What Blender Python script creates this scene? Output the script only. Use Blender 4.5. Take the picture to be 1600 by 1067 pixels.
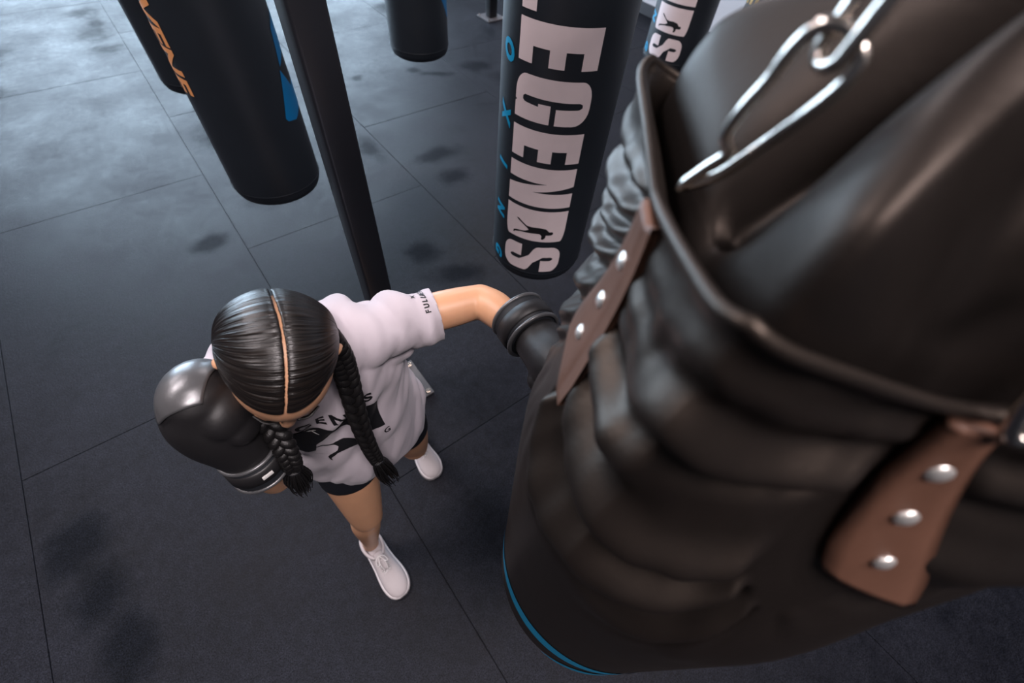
import bpy, bmesh, math, random
from mathutils import Vector, Matrix, noise
from mathutils.bvhtree import BVHTree
random.seed(7)
PI = math.pi
SC = bpy.context.scene
COL = SC.collection
for o in list(bpy.data.objects):
    bpy.data.objects.remove(o)
V = Vector
rad = math.radians

# ------------------------------------------------------------------ camera
HCAM = 2.02
cam_d = bpy.data.cameras.new('camera')
cam = bpy.data.objects.new('camera', cam_d)
COL.objects.link(cam)
# world axes: X and Y run along the joints of the floor mats, Z up
RC = Matrix(((0.79501, -0.60309, 0.06513), (0.45915, 0.66846, 0.5851), (-0.3964, -0.43525, 0.80834)))
mw = RC.transposed().to_4x4()
mw.translation = V((0, 0, HCAM))
cam.matrix_world = mw
cam_d.sensor_width = 36
cam_d.lens = 699.42 / 1600 * 36
cam_d.clip_start = 0.01
cam_d.dof.use_dof = True
cam_d.dof.focus_distance = 0.86
cam_d.dof.aperture_fstop = 3.6
SC.camera = cam

# ------------------------------------------------------------------ world, light, exposure
wd = bpy.data.worlds.new('sky')
SC.world = wd
wd.use_nodes = True
bg = wd.node_tree.nodes['Background']
bg.inputs[0].default_value = (0.62, 0.76, 1.0, 1)
bg.inputs[1].default_value = 1.0
SC.view_settings.view_transform = 'Standard'
SC.view_settings.look = 'None'
SC.view_settings.gamma = 1
SC.view_settings.use_curve_mapping = False
SC.view_settings.exposure = 0.0

ROOM = (-5.5, 5.4, -4.5, 9.2, 4.2)      # x0 x1 y0 y1 height

def area(name, loc, look, sx, sy, power, col):
    l = bpy.data.lights.new(name, 'AREA')
    l.shape = 'RECTANGLE'; l.size = sx; l.size_y = sy; l.energy = power; l.color = col
    o = bpy.data.objects.new(name, l); COL.objects.link(o)
    o.location = loc
    o.rotation_euler = (V(look) - V(loc)).to_track_quat('-Z', 'Y').to_euler()
    return o
# daylight through the window wall
area('daylight_window_light', (0.9, 9.42, 1.95), (0.9, 0, 1.95), 7.2, 3.5, 1450, (0.68, 0.83, 1.0))

# ------------------------------------------------------------------ helpers
MATS = {}
def mat(name, color, rough=0.5, metal=0.0, spec=0.5, bump=0.0, bscale=200.0, var=0.0, vscale=5.0,
        aniso=0.0, sheen=0.0, sss=0.0, coat=0.0, coat_rough=0.1, var_rough=0.0, tint=None):
    if name in MATS:
        return MATS[name]
    m = bpy.data.materials.new(name); m.use_nodes = True
    nt = m.node_tree; b = nt.nodes['Principled BSDF']
    b.inputs['Base Color'].default_value = (*color, 1)
    b.inputs['Roughness'].default_value = rough
    b.inputs['Metallic'].default_value = metal
    b.inputs['Specular IOR Level'].default_value = spec
    b.inputs['Anisotropic'].default_value = aniso
    if tint: b.inputs['Specular Tint'].default_value = (*tint, 1)
    b.inputs['Sheen Weight'].default_value = sheen
    b.inputs['Coat Weight'].default_value = coat
    b.inputs['Coat Roughness'].default_value = coat_rough
    if sss:
        b.inputs['Subsurface Weight'].default_value = sss
        b.inputs['Subsurface Radius'].default_value = (0.012, 0.004, 0.002)
        b.inputs['Subsurface Scale'].default_value = 0.6
    tc = nt.nodes.new('ShaderNodeTexCoord')
    if bump:
        n = nt.nodes.new('ShaderNodeTexNoise'); n.inputs['Scale'].default_value = bscale
        n.inputs['Detail'].default_value = 4
        nt.links.new(tc.outputs['Object'], n.inputs['Vector'])
        bp = nt.nodes.new('ShaderNodeBump'); bp.inputs['Strength'].default_value = bump
        bp.inputs['Distance'].default_value = 0.002
        nt.links.new(n.outputs['Fac'], bp.inputs['Height'])
        nt.links.new(bp.outputs['Normal'], b.inputs['Normal'])
    if var:
        n2 = nt.nodes.new('ShaderNodeTexNoise'); n2.inputs['Scale'].default_value = vscale
        n2.inputs['Detail'].default_value = 5
        nt.links.new(tc.outputs['Object'], n2.inputs['Vector'])
        mx = nt.nodes.new('ShaderNodeMix'); mx.data_type = 'RGBA'
        nt.links.new(n2.outputs['Fac'], mx.inputs[0])
        mx.inputs[6].default_value = (*[c * (1 - var) for c in color], 1)
        mx.inputs[7].default_value = (*[min(1, c * (1 + var)) for c in color], 1)
        nt.links.new(mx.outputs[2], b.inputs['Base Color'])
        if var_rough:
            mr = nt.nodes.new('ShaderNodeMapRange')
            mr.inputs[3].default_value = rough - var_rough; mr.inputs[4].default_value = rough + var_rough
            nt.links.new(n2.outputs['Fac'], mr.inputs[0])
            nt.links.new(mr.outputs[0], b.inputs['Roughness'])
    MATS[name] = m
    return m

def base_of(parent):
    p = V((0, 0, 0)); o = parent
    while o is not None:
        p = p + o.location; o = o.parent
    return p

def tag(o, label=None, cat=None, group=None, kind=None):
    if label: o['label'] = label
    if cat: o['category'] = cat
    if group: o['group'] = group
    if kind: o['kind'] = kind
    return o

def thing(name, label, cat, loc, group=None):
    o = bpy.data.objects.new(name, None); COL.objects.link(o)
    o.empty_display_size = 0.1
    o.location = loc
    return tag(o, label, cat, group)

def link_mesh(name, me, m, parent=None, smooth=True):
    o = bpy.data.objects.new(name, me); COL.objects.link(o)
    if parent is not None: o.parent = parent
    if m is not None and not me.materials: me.materials.append(m)
    if smooth:
        me.polygons.foreach_set('use_smooth', [True] * len(me.polygons))
    me.update()
    return o

def mesh(name, vf, m, parent=None, smooth=True):
    """vf = (verts in world space, faces); the verts are stored relative to the parent"""
    b = base_of(parent)
    me = bpy.data.meshes.new(name)
    me.from_pydata([tuple(V(v) - b) for v in vf[0]], [], vf[1])
    return link_mesh(name, me, m, parent, smooth)

def join(*vfs):
    vs, fs = [], []
    for v, f in vfs:
        k = len(vs); vs += list(v); fs += [tuple(i + k for i in q) for q in f]
    return vs, fs

def xform(vf, M):
    return [M @ V(v) for v in vf[0]], vf[1]

def box(c, s, bev=0.0):
    bm = bmesh.new(); bmesh.ops.create_cube(bm, size=1.0)
    bmesh.ops.scale(bm, vec=V(s), verts=bm.verts)
    if bev:
        bmesh.ops.bevel(bm, geom=bm.edges[:], offset=bev, segments=2, affect='EDGES', profile=0.5)
    vs = [v.co + V(c) for v in bm.verts]; fs = [tuple(v.index for v in f.verts) for f in bm.faces]
    bm.free(); return vs, fs

def frames(pts, closed=False):
    """tangent, normal, binormal with parallel transport"""
    n = len(pts); T = []
    for i in range(n):
        a = pts[(i - 1) % n] if (closed or i > 0) else pts[i]
        b = pts[(i + 1) % n] if (closed or i < n - 1) else pts[i]
        T.append((b - a).normalized())
    up = V((0, 0, 1)) if abs(T[0].z) < 0.9 else V((0, 1, 0))
    N = (up - up.dot(T[0]) * T[0]).normalized(); out = []
    for t in T:
        N = (N - N.dot(t) * t)
        N = N.normalized() if N.length > 1e-6 else t.orthogonal().normalized()
        out.append((t, N, t.cross(N)))
    return out

def smooth_path(pts, n):
    """Catmull-Rom through the points (Vectors or tuples of any length)"""
    P = [tuple(p) for p in pts]
    P = [tuple(2 * a - b for a, b in zip(P[0], P[1]))] + P + [tuple(2 * a - b for a, b in zip(P[-1], P[-2]))]
    out = []; m = len(P) - 3
    for k in range(n + 1):
        x = k / n * m; i = min(int(x), m - 1); t = x - i
        a, b, c, d = P[i:i + 4]
        out.append(tuple(0.5 * (2 * q + (r - p) * t + (2 * p - 5 * q + 4 * r - s) * t * t + (3 * q - p - 3 * r + s) * t ** 3)
                         for p, q, r, s in zip(a, b, c, d)))
    return out

def tube(pts, rads, seg=12, closed=False, caps=True, ref=None):
    """pts Vectors; rads float or (rn, rb) per point"""
    pts = [V(p) for p in pts]; fr = frames(pts, closed); vs, fs = [], []
    for i, p in enumerate(pts):
        r = rads[i] if isinstance(rads, (list, tuple)) else rads
        rn, rb = r if isinstance(r, (tuple, list)) else (r, r)
        t, N, B = fr[i]
        if ref is not None:
            N = (V(ref) - V(ref).dot(t) * t).normalized(); B = t.cross(N)
        for k in range(seg):
            a = 2 * PI * k / seg
            vs.append(p + N * (rn * math.cos(a)) + B * (rb * math.sin(a)))
    n = len(pts)
    for i in range(n if closed else n - 1):
        j = (i + 1) % n
        for k in range(seg):
            l = (k + 1) % seg
            fs.append((i * seg + k, i * seg + l, j * seg + l, j * seg + k))
    if caps and not closed:
        fs.append(tuple(range(seg - 1, -1, -1))); fs.append(tuple((n - 1) * seg + k for k in range(seg)))
    return vs, fs

def limb(keys, seg=20, n=24, ref=None):
    """tapered limb with domed ends; keys = (x,y,z,r) or (x,y,z,rn,rb)"""
    keys = [k if len(k) == 5 else (*k, k[3]) for k in keys]
    P = smooth_path(keys, n)
    pts = [V(p[:3]) for p in P]; rr = [(p[3], p[4]) for p in P]
    t0 = (pts[0] - pts[1]).normalized(); t1 = (pts[-1] - pts[-2]).normalized()
    a, ra = pts[0], rr[0]; b, rb = pts[-1], rr[-1]
    pre = [(a + t0 * ra[0] * math.sin(q), tuple(x * math.cos(q) for x in ra)) for q in (1.45, 1.1, 0.7, 0.35)]
    post = [(b + t1 * rb[0] * math.sin(q), tuple(x * math.cos(q) for x in rb)) for q in (0.35, 0.7, 1.1, 1.45)]
    pts = [p for p, _ in pre] + pts + [p for p, _ in post]
    rr = [r for _, r in pre] + rr + [r for _, r in post]
    return tube(pts, rr, seg, ref=ref)

def ellipsoid(c, r, M=None, nu=24, nv=16):
    vs, fs = [], []
    for j in range(1, nv):
        b = PI * j / nv
        for i in range(nu):
            a = 2 * PI * i / nu
            vs.append(V((r[0] * math.sin(b) * math.cos(a), r[1] * math.sin(b) * math.sin(a), r[2] * math.cos(b))))
    vs += [V((0, 0, r[2])), V((0, 0, -r[2]))]
    for j in range(nv - 2):
        for i in range(nu):
            k = (i + 1) % nu
            fs.append((j * nu + i, (j + 1) * nu + i, (j + 1) * nu + k, j * nu + k))
    t = (nv - 1) * nu
    for i in range(nu):
        k = (i + 1) % nu
        fs.append((t, i, k)); fs.append((t + 1, (nv - 2) * nu + k, (nv - 2) * nu + i))
    if M is not None: vs = [M @ v for v in vs]
    return [v + V(c) for v in vs], fs

def lathe(prof, seg=48, c=(0, 0, 0), rfun=None):
    """prof = [(r, z)]; closed by poles where r == 0"""
    vs, fs, rows = [], [], []
    for r, z in prof:
        if r < 1e-6:
            rows.append([len(vs)]); vs.append(V((c[0], c[1], c[2] + z)))
        else:
            row = []
            for k in range(seg):
                a = 2 * PI * k / seg
                rr = r if rfun is None else rfun(r, z, a)
                row.append(len(vs)); vs.append(V((c[0] + rr * math.cos(a), c[1] + rr * math.sin(a), c[2] + z)))
            rows.append(row)
    for a, b in zip(rows, rows[1:]):
        for k in range(seg):
            l = (k + 1) % seg
            if len(a) == 1 and len(b) == 1: continue
            if len(a) == 1: fs.append((a[0], b[l], b[k]))
            elif len(b) == 1: fs.append((a[k], a[l], b[0]))
            else: fs.append((a[k], a[l], b[l], b[k]))
    return vs, fs

def fuse(vf, voxel, smooth=4, post=None):
    """union of overlapping closed shapes as one continuous skin"""
    me = bpy.data.meshes.new('tmp'); me.from_pydata([tuple(v) for v in vf[0]], [], vf[1])
    o = bpy.data.objects.new('tmp', me); COL.objects.link(o)
    r = o.modifiers.new('r', 'REMESH'); r.mode = 'VOXEL'; r.voxel_size = voxel; r.use_smooth_shade = True
    if smooth:
        s = o.modifiers.new('s', 'SMOOTH'); s.iterations = smooth; s.factor = 0.5
    dg = bpy.context.evaluated_depsgraph_get(); dg.update()
    ev = o.evaluated_get(dg); m2 = bpy.data.meshes.new_from_object(ev)
    vs = [v.co.copy() for v in m2.vertices]; fs = [tuple(p.vertices) for p in m2.polygons]
    bpy.data.objects.remove(o); bpy.data.meshes.remove(me); bpy.data.meshes.remove(m2)
    return vs, fs

def poly_to_tris(loops, step=0.02):
    """2D outline loops (outer + holes) -> triangles cut on a grid so that they can be bent"""
    bm = bmesh.new(); edges = []
    for lp in loops:
        vv = [bm.verts.new((x, y, 0)) for x, y in lp]
        for a, b in zip(vv, vv[1:] + vv[:1]): edges.append(bm.edges.new((a, b)))
    bmesh.ops.triangle_fill(bm, use_beauty=True, use_dissolve=False, edges=edges)
    return cut_grid(bm, step)

def cut_grid(bm, step):
    xs = [v.co.x for v in bm.verts]; ys = [v.co.y for v in bm.verts]
    for ax, lo, hi in ((0, min(xs), max(xs)), (1, min(ys), max(ys))):
        k = lo + step
        while k < hi - 1e-6:
            co = V((k, 0, 0)) if ax == 0 else V((0, k, 0)); no = V((1, 0, 0)) if ax == 0 else V((0, 1, 0))
            bmesh.ops.bisect_plane(bm, geom=bm.verts[:] + bm.edges[:] + bm.faces[:], dist=1e-6, plane_co=co, plane_no=no)
            k += step
    bmesh.ops.recalc_face_normals(bm, faces=bm.faces[:])
    if bm.faces and sum(f.normal.z for f in bm.faces) < 0:
        bmesh.ops.reverse_faces(bm, faces=bm.faces[:])
    bm.verts.index_update()
    r = [(v.co.x, v.co.y) for v in bm.verts], [tuple(v.index for v in f.verts) for f in bm.faces]
    bm.free(); return r

def text2d(s, size=1.0, bold=0.0, step=0.02, shear=0.0):
    """flat triangles of a line of text set in the built-in font"""
    cu = bpy.data.curves.new('t', 'FONT'); cu.body = s; cu.size = size; cu.offset = bold; cu.shear = shear
    cu.align_x = 'CENTER'; cu.align_y = 'CENTER'; cu.resolution_u = 3; cu.fill_mode = 'FRONT'
    o = bpy.data.objects.new('t', cu); COL.objects.link(o)
    dg = bpy.context.evaluated_depsgraph_get(); dg.update()
    me = bpy.data.meshes.new_from_object(o.evaluated_get(dg))
    bm = bmesh.new(); bm.from_mesh(me)
    bmesh.ops.triangulate(bm, faces=bm.faces[:])
    r = cut_grid(bm, step)
    bpy.data.objects.remove(o); bpy.data.curves.remove(cu); bpy.data.meshes.remove(me)
    return r

def print_on(name, flat, fn, m, parent):
    """bends flat triangles onto a surface: fn(x, y) -> world point or None"""
    pts = [fn(x, y) for x, y in flat[0]]
    fs = [f for f in flat[1] if all(pts[i] is not None for i in f)]
    pts = [p if p is not None else V((0, 0, 0)) for p in pts]
    used = sorted({i for f in fs for i in f}); mp = {i: k for k, i in enumerate(used)}
    if not used: return None
    return mesh(name, ([pts[i] for i in used], [tuple(mp[i] for i in f) for f in fs]), m, parent)

def rrect(x0, y0, x1, y1, r, corners=(1, 1, 1, 1), n=6):
    """rounded rectangle outline, counter-clockwise from the lower left; corners = ll lr ur ul"""
    out = []
    for (cx, cy, a0, f) in ((x0, y0, 180, corners[0]), (x1, y0, 270, corners[1]), (x1, y1, 0, corners[2]), (x0, y1, 90, corners[3])):
        if not f: out.append((cx, cy)); continue
        rr = r * f
        ox = cx + rr if cx == x0 else cx - rr; oy = cy + rr if cy == y0 else cy - rr
        for k in range(n + 1):
            a = rad(a0 + 90 * k / n); out.append((ox + rr * math.cos(a), oy + rr * math.sin(a)))
    return out

def smoothstep(a, b, x):
    t = min(1, max(0, (x - a) / (b - a))); return t * t * (3 - 2 * t)

# ------------------------------------------------------------------ materials
def floor_material():
    m = bpy.data.materials.new('rubber_floor'); m.use_nodes = True
    nt = m.node_tree; N = nt.nodes; L = nt.links; b = N['Principled BSDF']
    g = N.new('ShaderNodeNewGeometry')
    def nz(scale, detail=5, rough=0.6):
        n = N.new('ShaderNodeTexNoise'); n.inputs['Scale'].default_value = scale
        n.inputs['Detail'].default_value = detail; n.inputs['Roughness'].default_value = rough
        L.new(g.outputs['Position'], n.inputs['Vector']); return n
    def math_(op, a, c=None):
        k = N.new('ShaderNodeMath'); k.operation = op
        for i, q in enumerate((a, c)):
            if q is None: continue
            if isinstance(q, (int, float)): k.inputs[i].default_value = q
            else: L.new(q, k.inputs[i])
        return k.outputs[0]
    big = nz(1.9, 8, 0.68); mid = nz(22, 8, 0.75); fine = nz(150, 4, 0.7)
    # scuffed, faded base colour
    cr = N.new('ShaderNodeValToRGB')
    cr.color_ramp.elements[0].position = 0.36; cr.color_ramp.elements[0].color = (0.0025, 0.003, 0.005, 1)
    cr.color_ramp.elements[1].position = 0.66; cr.color_ramp.elements[1].color = (0.014, 0.015, 0.021, 1)
    mixv = math_('ADD', math_('MULTIPLY', big.outputs[0], 0.55), math_('MULTIPLY', mid.outputs[0], 0.45))
    L.new(mixv, cr.inputs[0])
    # damp marks and other dark smudges with their own shapes: (x, y, half length, half width, angle)
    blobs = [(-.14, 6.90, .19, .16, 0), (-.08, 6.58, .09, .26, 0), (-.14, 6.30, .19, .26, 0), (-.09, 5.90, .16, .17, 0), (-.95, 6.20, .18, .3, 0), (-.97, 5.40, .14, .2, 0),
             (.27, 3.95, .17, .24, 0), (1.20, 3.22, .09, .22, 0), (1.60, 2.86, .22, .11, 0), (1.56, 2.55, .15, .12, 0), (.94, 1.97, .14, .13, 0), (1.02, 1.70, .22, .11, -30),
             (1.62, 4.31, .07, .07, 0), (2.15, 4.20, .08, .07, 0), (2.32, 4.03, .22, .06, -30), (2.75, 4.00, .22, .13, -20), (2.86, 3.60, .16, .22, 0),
             (-1.04, 1.27, .15, .13, 20), (-.99, 1.03, .12, .16, 0), (-.96, .78, .10, .18, 0), (.38, 3.05, .18, .15, 0), (-.12, 2.75, .14, .10, 0), (2.7, 5.7, .2, .2, 0)]  # first three in this row: soft dark smudges with less gloss
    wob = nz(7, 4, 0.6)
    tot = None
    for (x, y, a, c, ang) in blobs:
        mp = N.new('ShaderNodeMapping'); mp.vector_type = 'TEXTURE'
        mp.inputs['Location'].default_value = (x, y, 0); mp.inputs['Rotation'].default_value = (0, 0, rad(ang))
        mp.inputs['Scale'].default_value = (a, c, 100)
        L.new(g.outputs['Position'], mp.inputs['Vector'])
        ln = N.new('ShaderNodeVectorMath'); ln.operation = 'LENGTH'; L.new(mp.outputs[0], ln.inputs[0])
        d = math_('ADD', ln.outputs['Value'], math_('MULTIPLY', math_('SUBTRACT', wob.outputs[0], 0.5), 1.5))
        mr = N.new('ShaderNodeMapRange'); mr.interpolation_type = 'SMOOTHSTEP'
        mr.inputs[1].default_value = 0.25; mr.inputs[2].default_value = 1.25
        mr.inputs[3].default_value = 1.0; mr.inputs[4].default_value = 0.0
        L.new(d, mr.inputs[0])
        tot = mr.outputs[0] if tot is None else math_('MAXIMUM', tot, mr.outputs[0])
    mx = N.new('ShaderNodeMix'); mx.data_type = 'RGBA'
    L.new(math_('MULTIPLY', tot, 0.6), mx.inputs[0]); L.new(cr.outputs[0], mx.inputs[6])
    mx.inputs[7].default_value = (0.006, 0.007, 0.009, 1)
    gr = nz(240, 2, 0.6); gm = N.new('ShaderNodeMapRange'); gm.inputs[1].default_value = 0.35; gm.inputs[2].default_value = 0.68
    gm.inputs[3].default_value = 0.35; gm.inputs[4].default_value = 2.3; L.new(gr.outputs[0], gm.inputs[0])
    sc = N.new('ShaderNodeVectorMath'); sc.operation = 'SCALE'; L.new(mx.outputs[2], sc.inputs[0]); L.new(gm.outputs[0], sc.inputs['Scale'])
    L.new(sc.outputs[0], b.inputs['Base Color'])
    mr = N.new('ShaderNodeMapRange'); mr.inputs[1].default_value = 0.36; mr.inputs[2].default_value = 0.66
    mr.inputs[3].default_value = 0.38; mr.inputs[4].default_value = 0.64
    L.new(mixv, mr.inputs[0]); L.new(mr.outputs[0], b.inputs['Roughness'])
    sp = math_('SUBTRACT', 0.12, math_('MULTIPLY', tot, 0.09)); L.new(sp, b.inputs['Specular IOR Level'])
    bp = N.new('ShaderNodeBump'); bp.inputs['Strength'].default_value = 0.6; bp.inputs['Distance'].default_value = 0.0025
    L.new(math_('ADD', fine.outputs[0], math_('MULTIPLY', mid.outputs[0], 0.5)), bp.inputs['Height'])
    L.new(bp.outputs[0], b.inputs['Normal'])
    MATS['rubber_floor'] = m
    return m

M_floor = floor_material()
M_under = mat('floor_underlay', (0.006, 0.006, 0.008), 0.9)
M_wall = mat('painted_wall', (0.62, 0.62, 0.66), 0.7, var=0.05, vscale=2)
M_dwall = mat('dark_wall', (0.05, 0.052, 0.06), 0.7, var=0.1, vscale=2)
M_ceil = mat('dark_ceiling', (0.03, 0.03, 0.034), 0.8, var=0.1)
M_skirt = mat('grey_skirting', (0.06, 0.065, 0.075), 0.5)
M_steel = mat('black_powder_steel', (0.014, 0.015, 0.019), 0.38, spec=0.5, bump=0.05, bscale=500)
M_plate = mat('grey_steel_plate', (0.10, 0.095, 0.10), 0.5, metal=0.2, var=0.3, vscale=20)
M_chrome = mat('worn_chrome', (0.72, 0.66, 0.60), 0.22, metal=1.0, bump=0.08, bscale=300)
M_rivet = mat('pale_rivet_metal', (0.85, 0.82, 0.78), 0.38, metal=0.85)
M_bag = mat('black_bag_vinyl', (0.013, 0.017, 0.023), 0.46, spec=0.55, bump=0.12, bscale=420, var=0.2, vscale=8)
M_lea = mat('black_leather', (0.007, 0.0055, 0.0050), 0.46, spec=0.55, bump=0.10, bscale=260, var=0.25, vscale=9, var_rough=0.05, tint=(1, .80, .66))
M_cover = mat('black_leather_cover', (0.006, 0.005, 0.0048), 0.48, spec=0.36, bump=0.08, bscale=260, var=0.25, vscale=9, tint=(1, .80, .68))
M_strap = mat('brown_leather_strap', (0.115, 0.054, 0.034), 0.5, bump=0.12, bscale=220, var=0.25, vscale=25)
M_white = mat('white_bag_print', (0.80, 0.68, 0.69), 0.55, var=0.08, vscale=14)
M_cyan = mat('cyan_bag_print', (0.0, 0.28, 0.52), 0.45)
M_blue = mat('blue_bag_print', (0.0, 0.17, 0.42), 0.4)
M_orange = mat('orange_bag_print', (0.75, 0.32, 0.12), 0.5)
M_gold = mat('gold_bag_print', (0.42, 0.25, 0.05), 0.5)
M_ink = mat('black_ink', (0.006, 0.006, 0.008), 0.6)
M_frame = mat('window_aluminium', (0.12, 0.12, 0.13), 0.4, metal=0.5)

def glass_material():
    m = bpy.data.materials.new('window_glass'); m.use_nodes = True
    nt = m.node_tree; nt.nodes.remove(nt.nodes['Principled BSDF'])
    t = nt.nodes.new('ShaderNodeBsdfTransparent'); t.inputs[0].default_value = (0.93, 0.96, 0.97, 1)
    g = nt.nodes.new('ShaderNodeBsdfGlossy'); g.inputs['Roughness'].default_value = 0.02
    fr = nt.nodes.new('ShaderNodeFresnel'); mx = nt.nodes.new('ShaderNodeMixShader')
    nt.links.new(fr.outputs[0], mx.inputs[0]); nt.links.new(t.outputs[0], mx.inputs[1]); nt.links.new(g.outputs[0], mx.inputs[2])
    nt.links.new(mx.outputs[0], nt.nodes['Material Output'].inputs[0])
    return m
M_glass = glass_material()

# ------------------------------------------------------------------ the room
X0, X1, Y0, Y1, ZC = ROOM
def structure(name, vf, m, parent=None, smooth=False):
    o = mesh(name, vf, m, parent, smooth)
    if parent is None: o['kind'] = 'structure'
    return o

floor = structure('floor', box(((X0 + X1) / 2, (Y0 + Y1) / 2, -0.062), (X1 - X0, Y1 - Y0, 0.1)), M_under)
TW, TL, TX, TH = 1.236, 1.818, 0.0606, 0.012
tile_me = None
k0 = math.floor((X0 - TX) / TW); k1 = math.ceil((X1 - TX) / TW)
for k in range(k0, k1):
    xa = TX + k * TW
    off = 0.770 if k % 2 == 0 else 1.687
    j0 = math.floor((Y0 - off) / TL); j1 = math.ceil((Y1 - off) / TL)
    for j in range(j0, j1):
        ya = off + j * TL
        xa2, xb2 = max(xa, X0), min(xa + TW, X1); ya2, yb2 = max(ya, Y0), min(ya + TL, Y1)
        if xb2 - xa2 < 0.05 or yb2 - ya2 < 0.05: continue
        full = xb2 - xa2 > TW - 1e-4 and yb2 - ya2 > TL - 1e-4
        if full and tile_me is not None:
            t = bpy.data.objects.new('rubber_mat', tile_me); COL.objects.link(t)
        else:
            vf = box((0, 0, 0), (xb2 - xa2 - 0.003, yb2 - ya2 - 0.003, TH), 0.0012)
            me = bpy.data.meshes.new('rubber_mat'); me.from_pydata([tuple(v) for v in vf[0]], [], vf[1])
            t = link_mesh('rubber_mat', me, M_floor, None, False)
            if full: tile_me = me
        t.parent = floor
        t.location = ((xa2 + xb2) / 2, (ya2 + yb2) / 2, -TH / 2 - random.random() * 0.0012)

structure('ceiling', box(((X0 + X1) / 2, (Y0 + Y1) / 2, ZC + 0.05), (X1 - X0 + 0.4, Y1 - Y0 + 0.4, 0.1)), M_ceil)
structure('wall_right', box((X1 + 0.1, (Y0 + Y1) / 2, ZC / 2), (0.2, Y1 - Y0, ZC)), M_wall)
structure('wall_left', box((X0 - 0.1, (Y0 + Y1) / 2, ZC / 2), (0.2, Y1 - Y0, ZC)), M_dwall)
structure('wall_front', box(((X0 + X1) / 2, Y0 - 0.1, ZC / 2), (X1 - X0 + 0.4, 0.2, ZC)), M_dwall)
structure('baseboard_right', box((X1 - 0.01, (Y0 + Y1) / 2, 0.06), (0.02, Y1 - Y0, 0.12), 0.004), M_skirt)
# back wall with a wide window
WX0, WX1, WZ0, WZ1 = -2.9, 4.7, 0.12, 3.75
parts = [box(((X0 + WX0) / 2, Y1 + 0.1, ZC / 2), (WX0 - X0, 0.2, ZC)), box(((WX1 + X1) / 2, Y1 + 0.1, ZC / 2), (X1 - WX1, 0.2, ZC)),
         box(((WX0 + WX1) / 2, Y1 + 0.1, WZ0 / 2), (WX1 - WX0, 0.2, WZ0)),
         box(((WX0 + WX1) / 2, Y1 + 0.1, (WZ1 + ZC) / 2), (WX1 - WX0, 0.2, ZC - WZ1))]
structure('wall_back', join(*parts), M_dwall)
npan = 5; pw = (WX1 - WX0) / npan
for i in range(npan):
    xa = WX0 + i * pw
    fr = join(box((xa + 0.03, Y1 + 0.1, (WZ0 + WZ1) / 2), (0.06, 0.08, WZ1 - WZ0)), box((xa + pw - 0.03, Y1 + 0.1, (WZ0 + WZ1) / 2), (0.06, 0.08, WZ1 - WZ0)),
              box((xa + pw / 2, Y1 + 0.1, WZ0 + 0.03), (pw - 0.12, 0.08, 0.06)), box((xa + pw / 2, Y1 + 0.1, WZ1 - 0.03), (pw - 0.12, 0.08, 0.06)))
    w = structure('window_%d' % (i + 1), fr, M_frame)
    mesh('pane', box((xa + pw / 2, Y1 + 0.1, (WZ0 + WZ1) / 2), (pw - 0.12, 0.012, WZ1 - WZ0 - 0.12)), M_glass, w, False)

# ceiling lamps: flat LED panels, area light under each; second is added to fill the chest
M_led = bpy.data.materials.new('led_diffuser'); M_led.use_nodes = True
bb = M_led.node_tree.nodes['Principled BSDF']; bb.inputs['Emission Color'].default_value = (1, 0.93, 0.94, 1); bb.inputs['Emission Strength'].default_value = 3
LAMPS = [(-1.25, 2.0, 115, 'left of the boxer'), (0.16, -1.0, 150, 'nearest to the big bag, added as front fill'), (-1.9, 4.6, 90, 'near the window wall'), (3.0, 4.2, 110, 'near the white wall'), (0.6, 6.6, 40, 'far from the boxer')]
for x, y, pw_, where in LAMPS:
    t = thing('ceiling_lamp', 'flat white ceiling light panel ' + where, 'lamp', (x, y, ZC), 'ceiling light panels')
    mesh('housing', box((x, y, ZC - 0.03), (1.84, 0.64, 0.06), 0.008), M_steel, t)
    mesh('diffuser', box((x, y, ZC - 0.064), (1.78, 0.58, 0.012), 0.003), M_led, t)
    area('ceiling_lamp_light', (x, y, ZC - 0.09), (x, y, 0), 1.75, 0.55, pw_, (1.0, 0.89, 0.90))

# ------------------------------------------------------------------ steel rig
def post(name, label, x, y, s, plate, top):
    t = thing(name, label, 'post', (x, y, 0), 'posts of the steel bag rig')
    mesh('upright', box((x, y, 0.012 + (top - 0.012) / 2), (s, s, top - 0.012), 0.009), M_steel, t)
    mesh('base_plate', box((x, y, 0.006), (plate, plate, 0.012), 0.002), M_plate, t, False)
    for sx in (-1, 1):
        for sy in (-1, 1):
            b = (x + sx * (plate / 2 - 0.022), y + sy * (plate / 2 - 0.022), 0.012)
            mesh('bolt', join(lathe([(0, 0.012), (0.009, 0.012), (0.010, 0.010), (0.010, 0), (0, 0)], 6, b), lathe([(0, 0.003), (0.014, 0.003), (0.014, 0), (0, 0)], 14, b)), M_chrome, t, False)
    return t
ZR = 2.62
post('rig_post', 'black square steel post rising behind the boxer', 0.352, 1.172, 0.088, 0.235, ZR)
post('rig_post', 'distant black square steel post standing on a pale base plate', 3.60, 4.93, 0.10, 0.24, ZR)
BEAMS = [(0.015, -0.6, 5.2), (1.023, -0.6, 5.2), (1.98, -0.6, 5.2), (2.95, -0.6, 5.2), (4.93, -0.6, 5.2)]
for i, (y, xa, xb) in enumerate(BEAMS):
    w_ = ('carrying the nearest bag', 'carrying the bag with large white lettering', 'carrying the bag with orange lettering', 'carrying the far bags', 'over the distant post')[i]
    o = mesh('rig_beam', box(((xa + xb) / 2, y, ZR + 0.05), (xb - xa, 0.08, 0.1), 0.006), M_steel)
    tag(o, 'horizontal black steel rig beam ' + w_, 'beam', 'beams of the steel bag rig')
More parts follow.
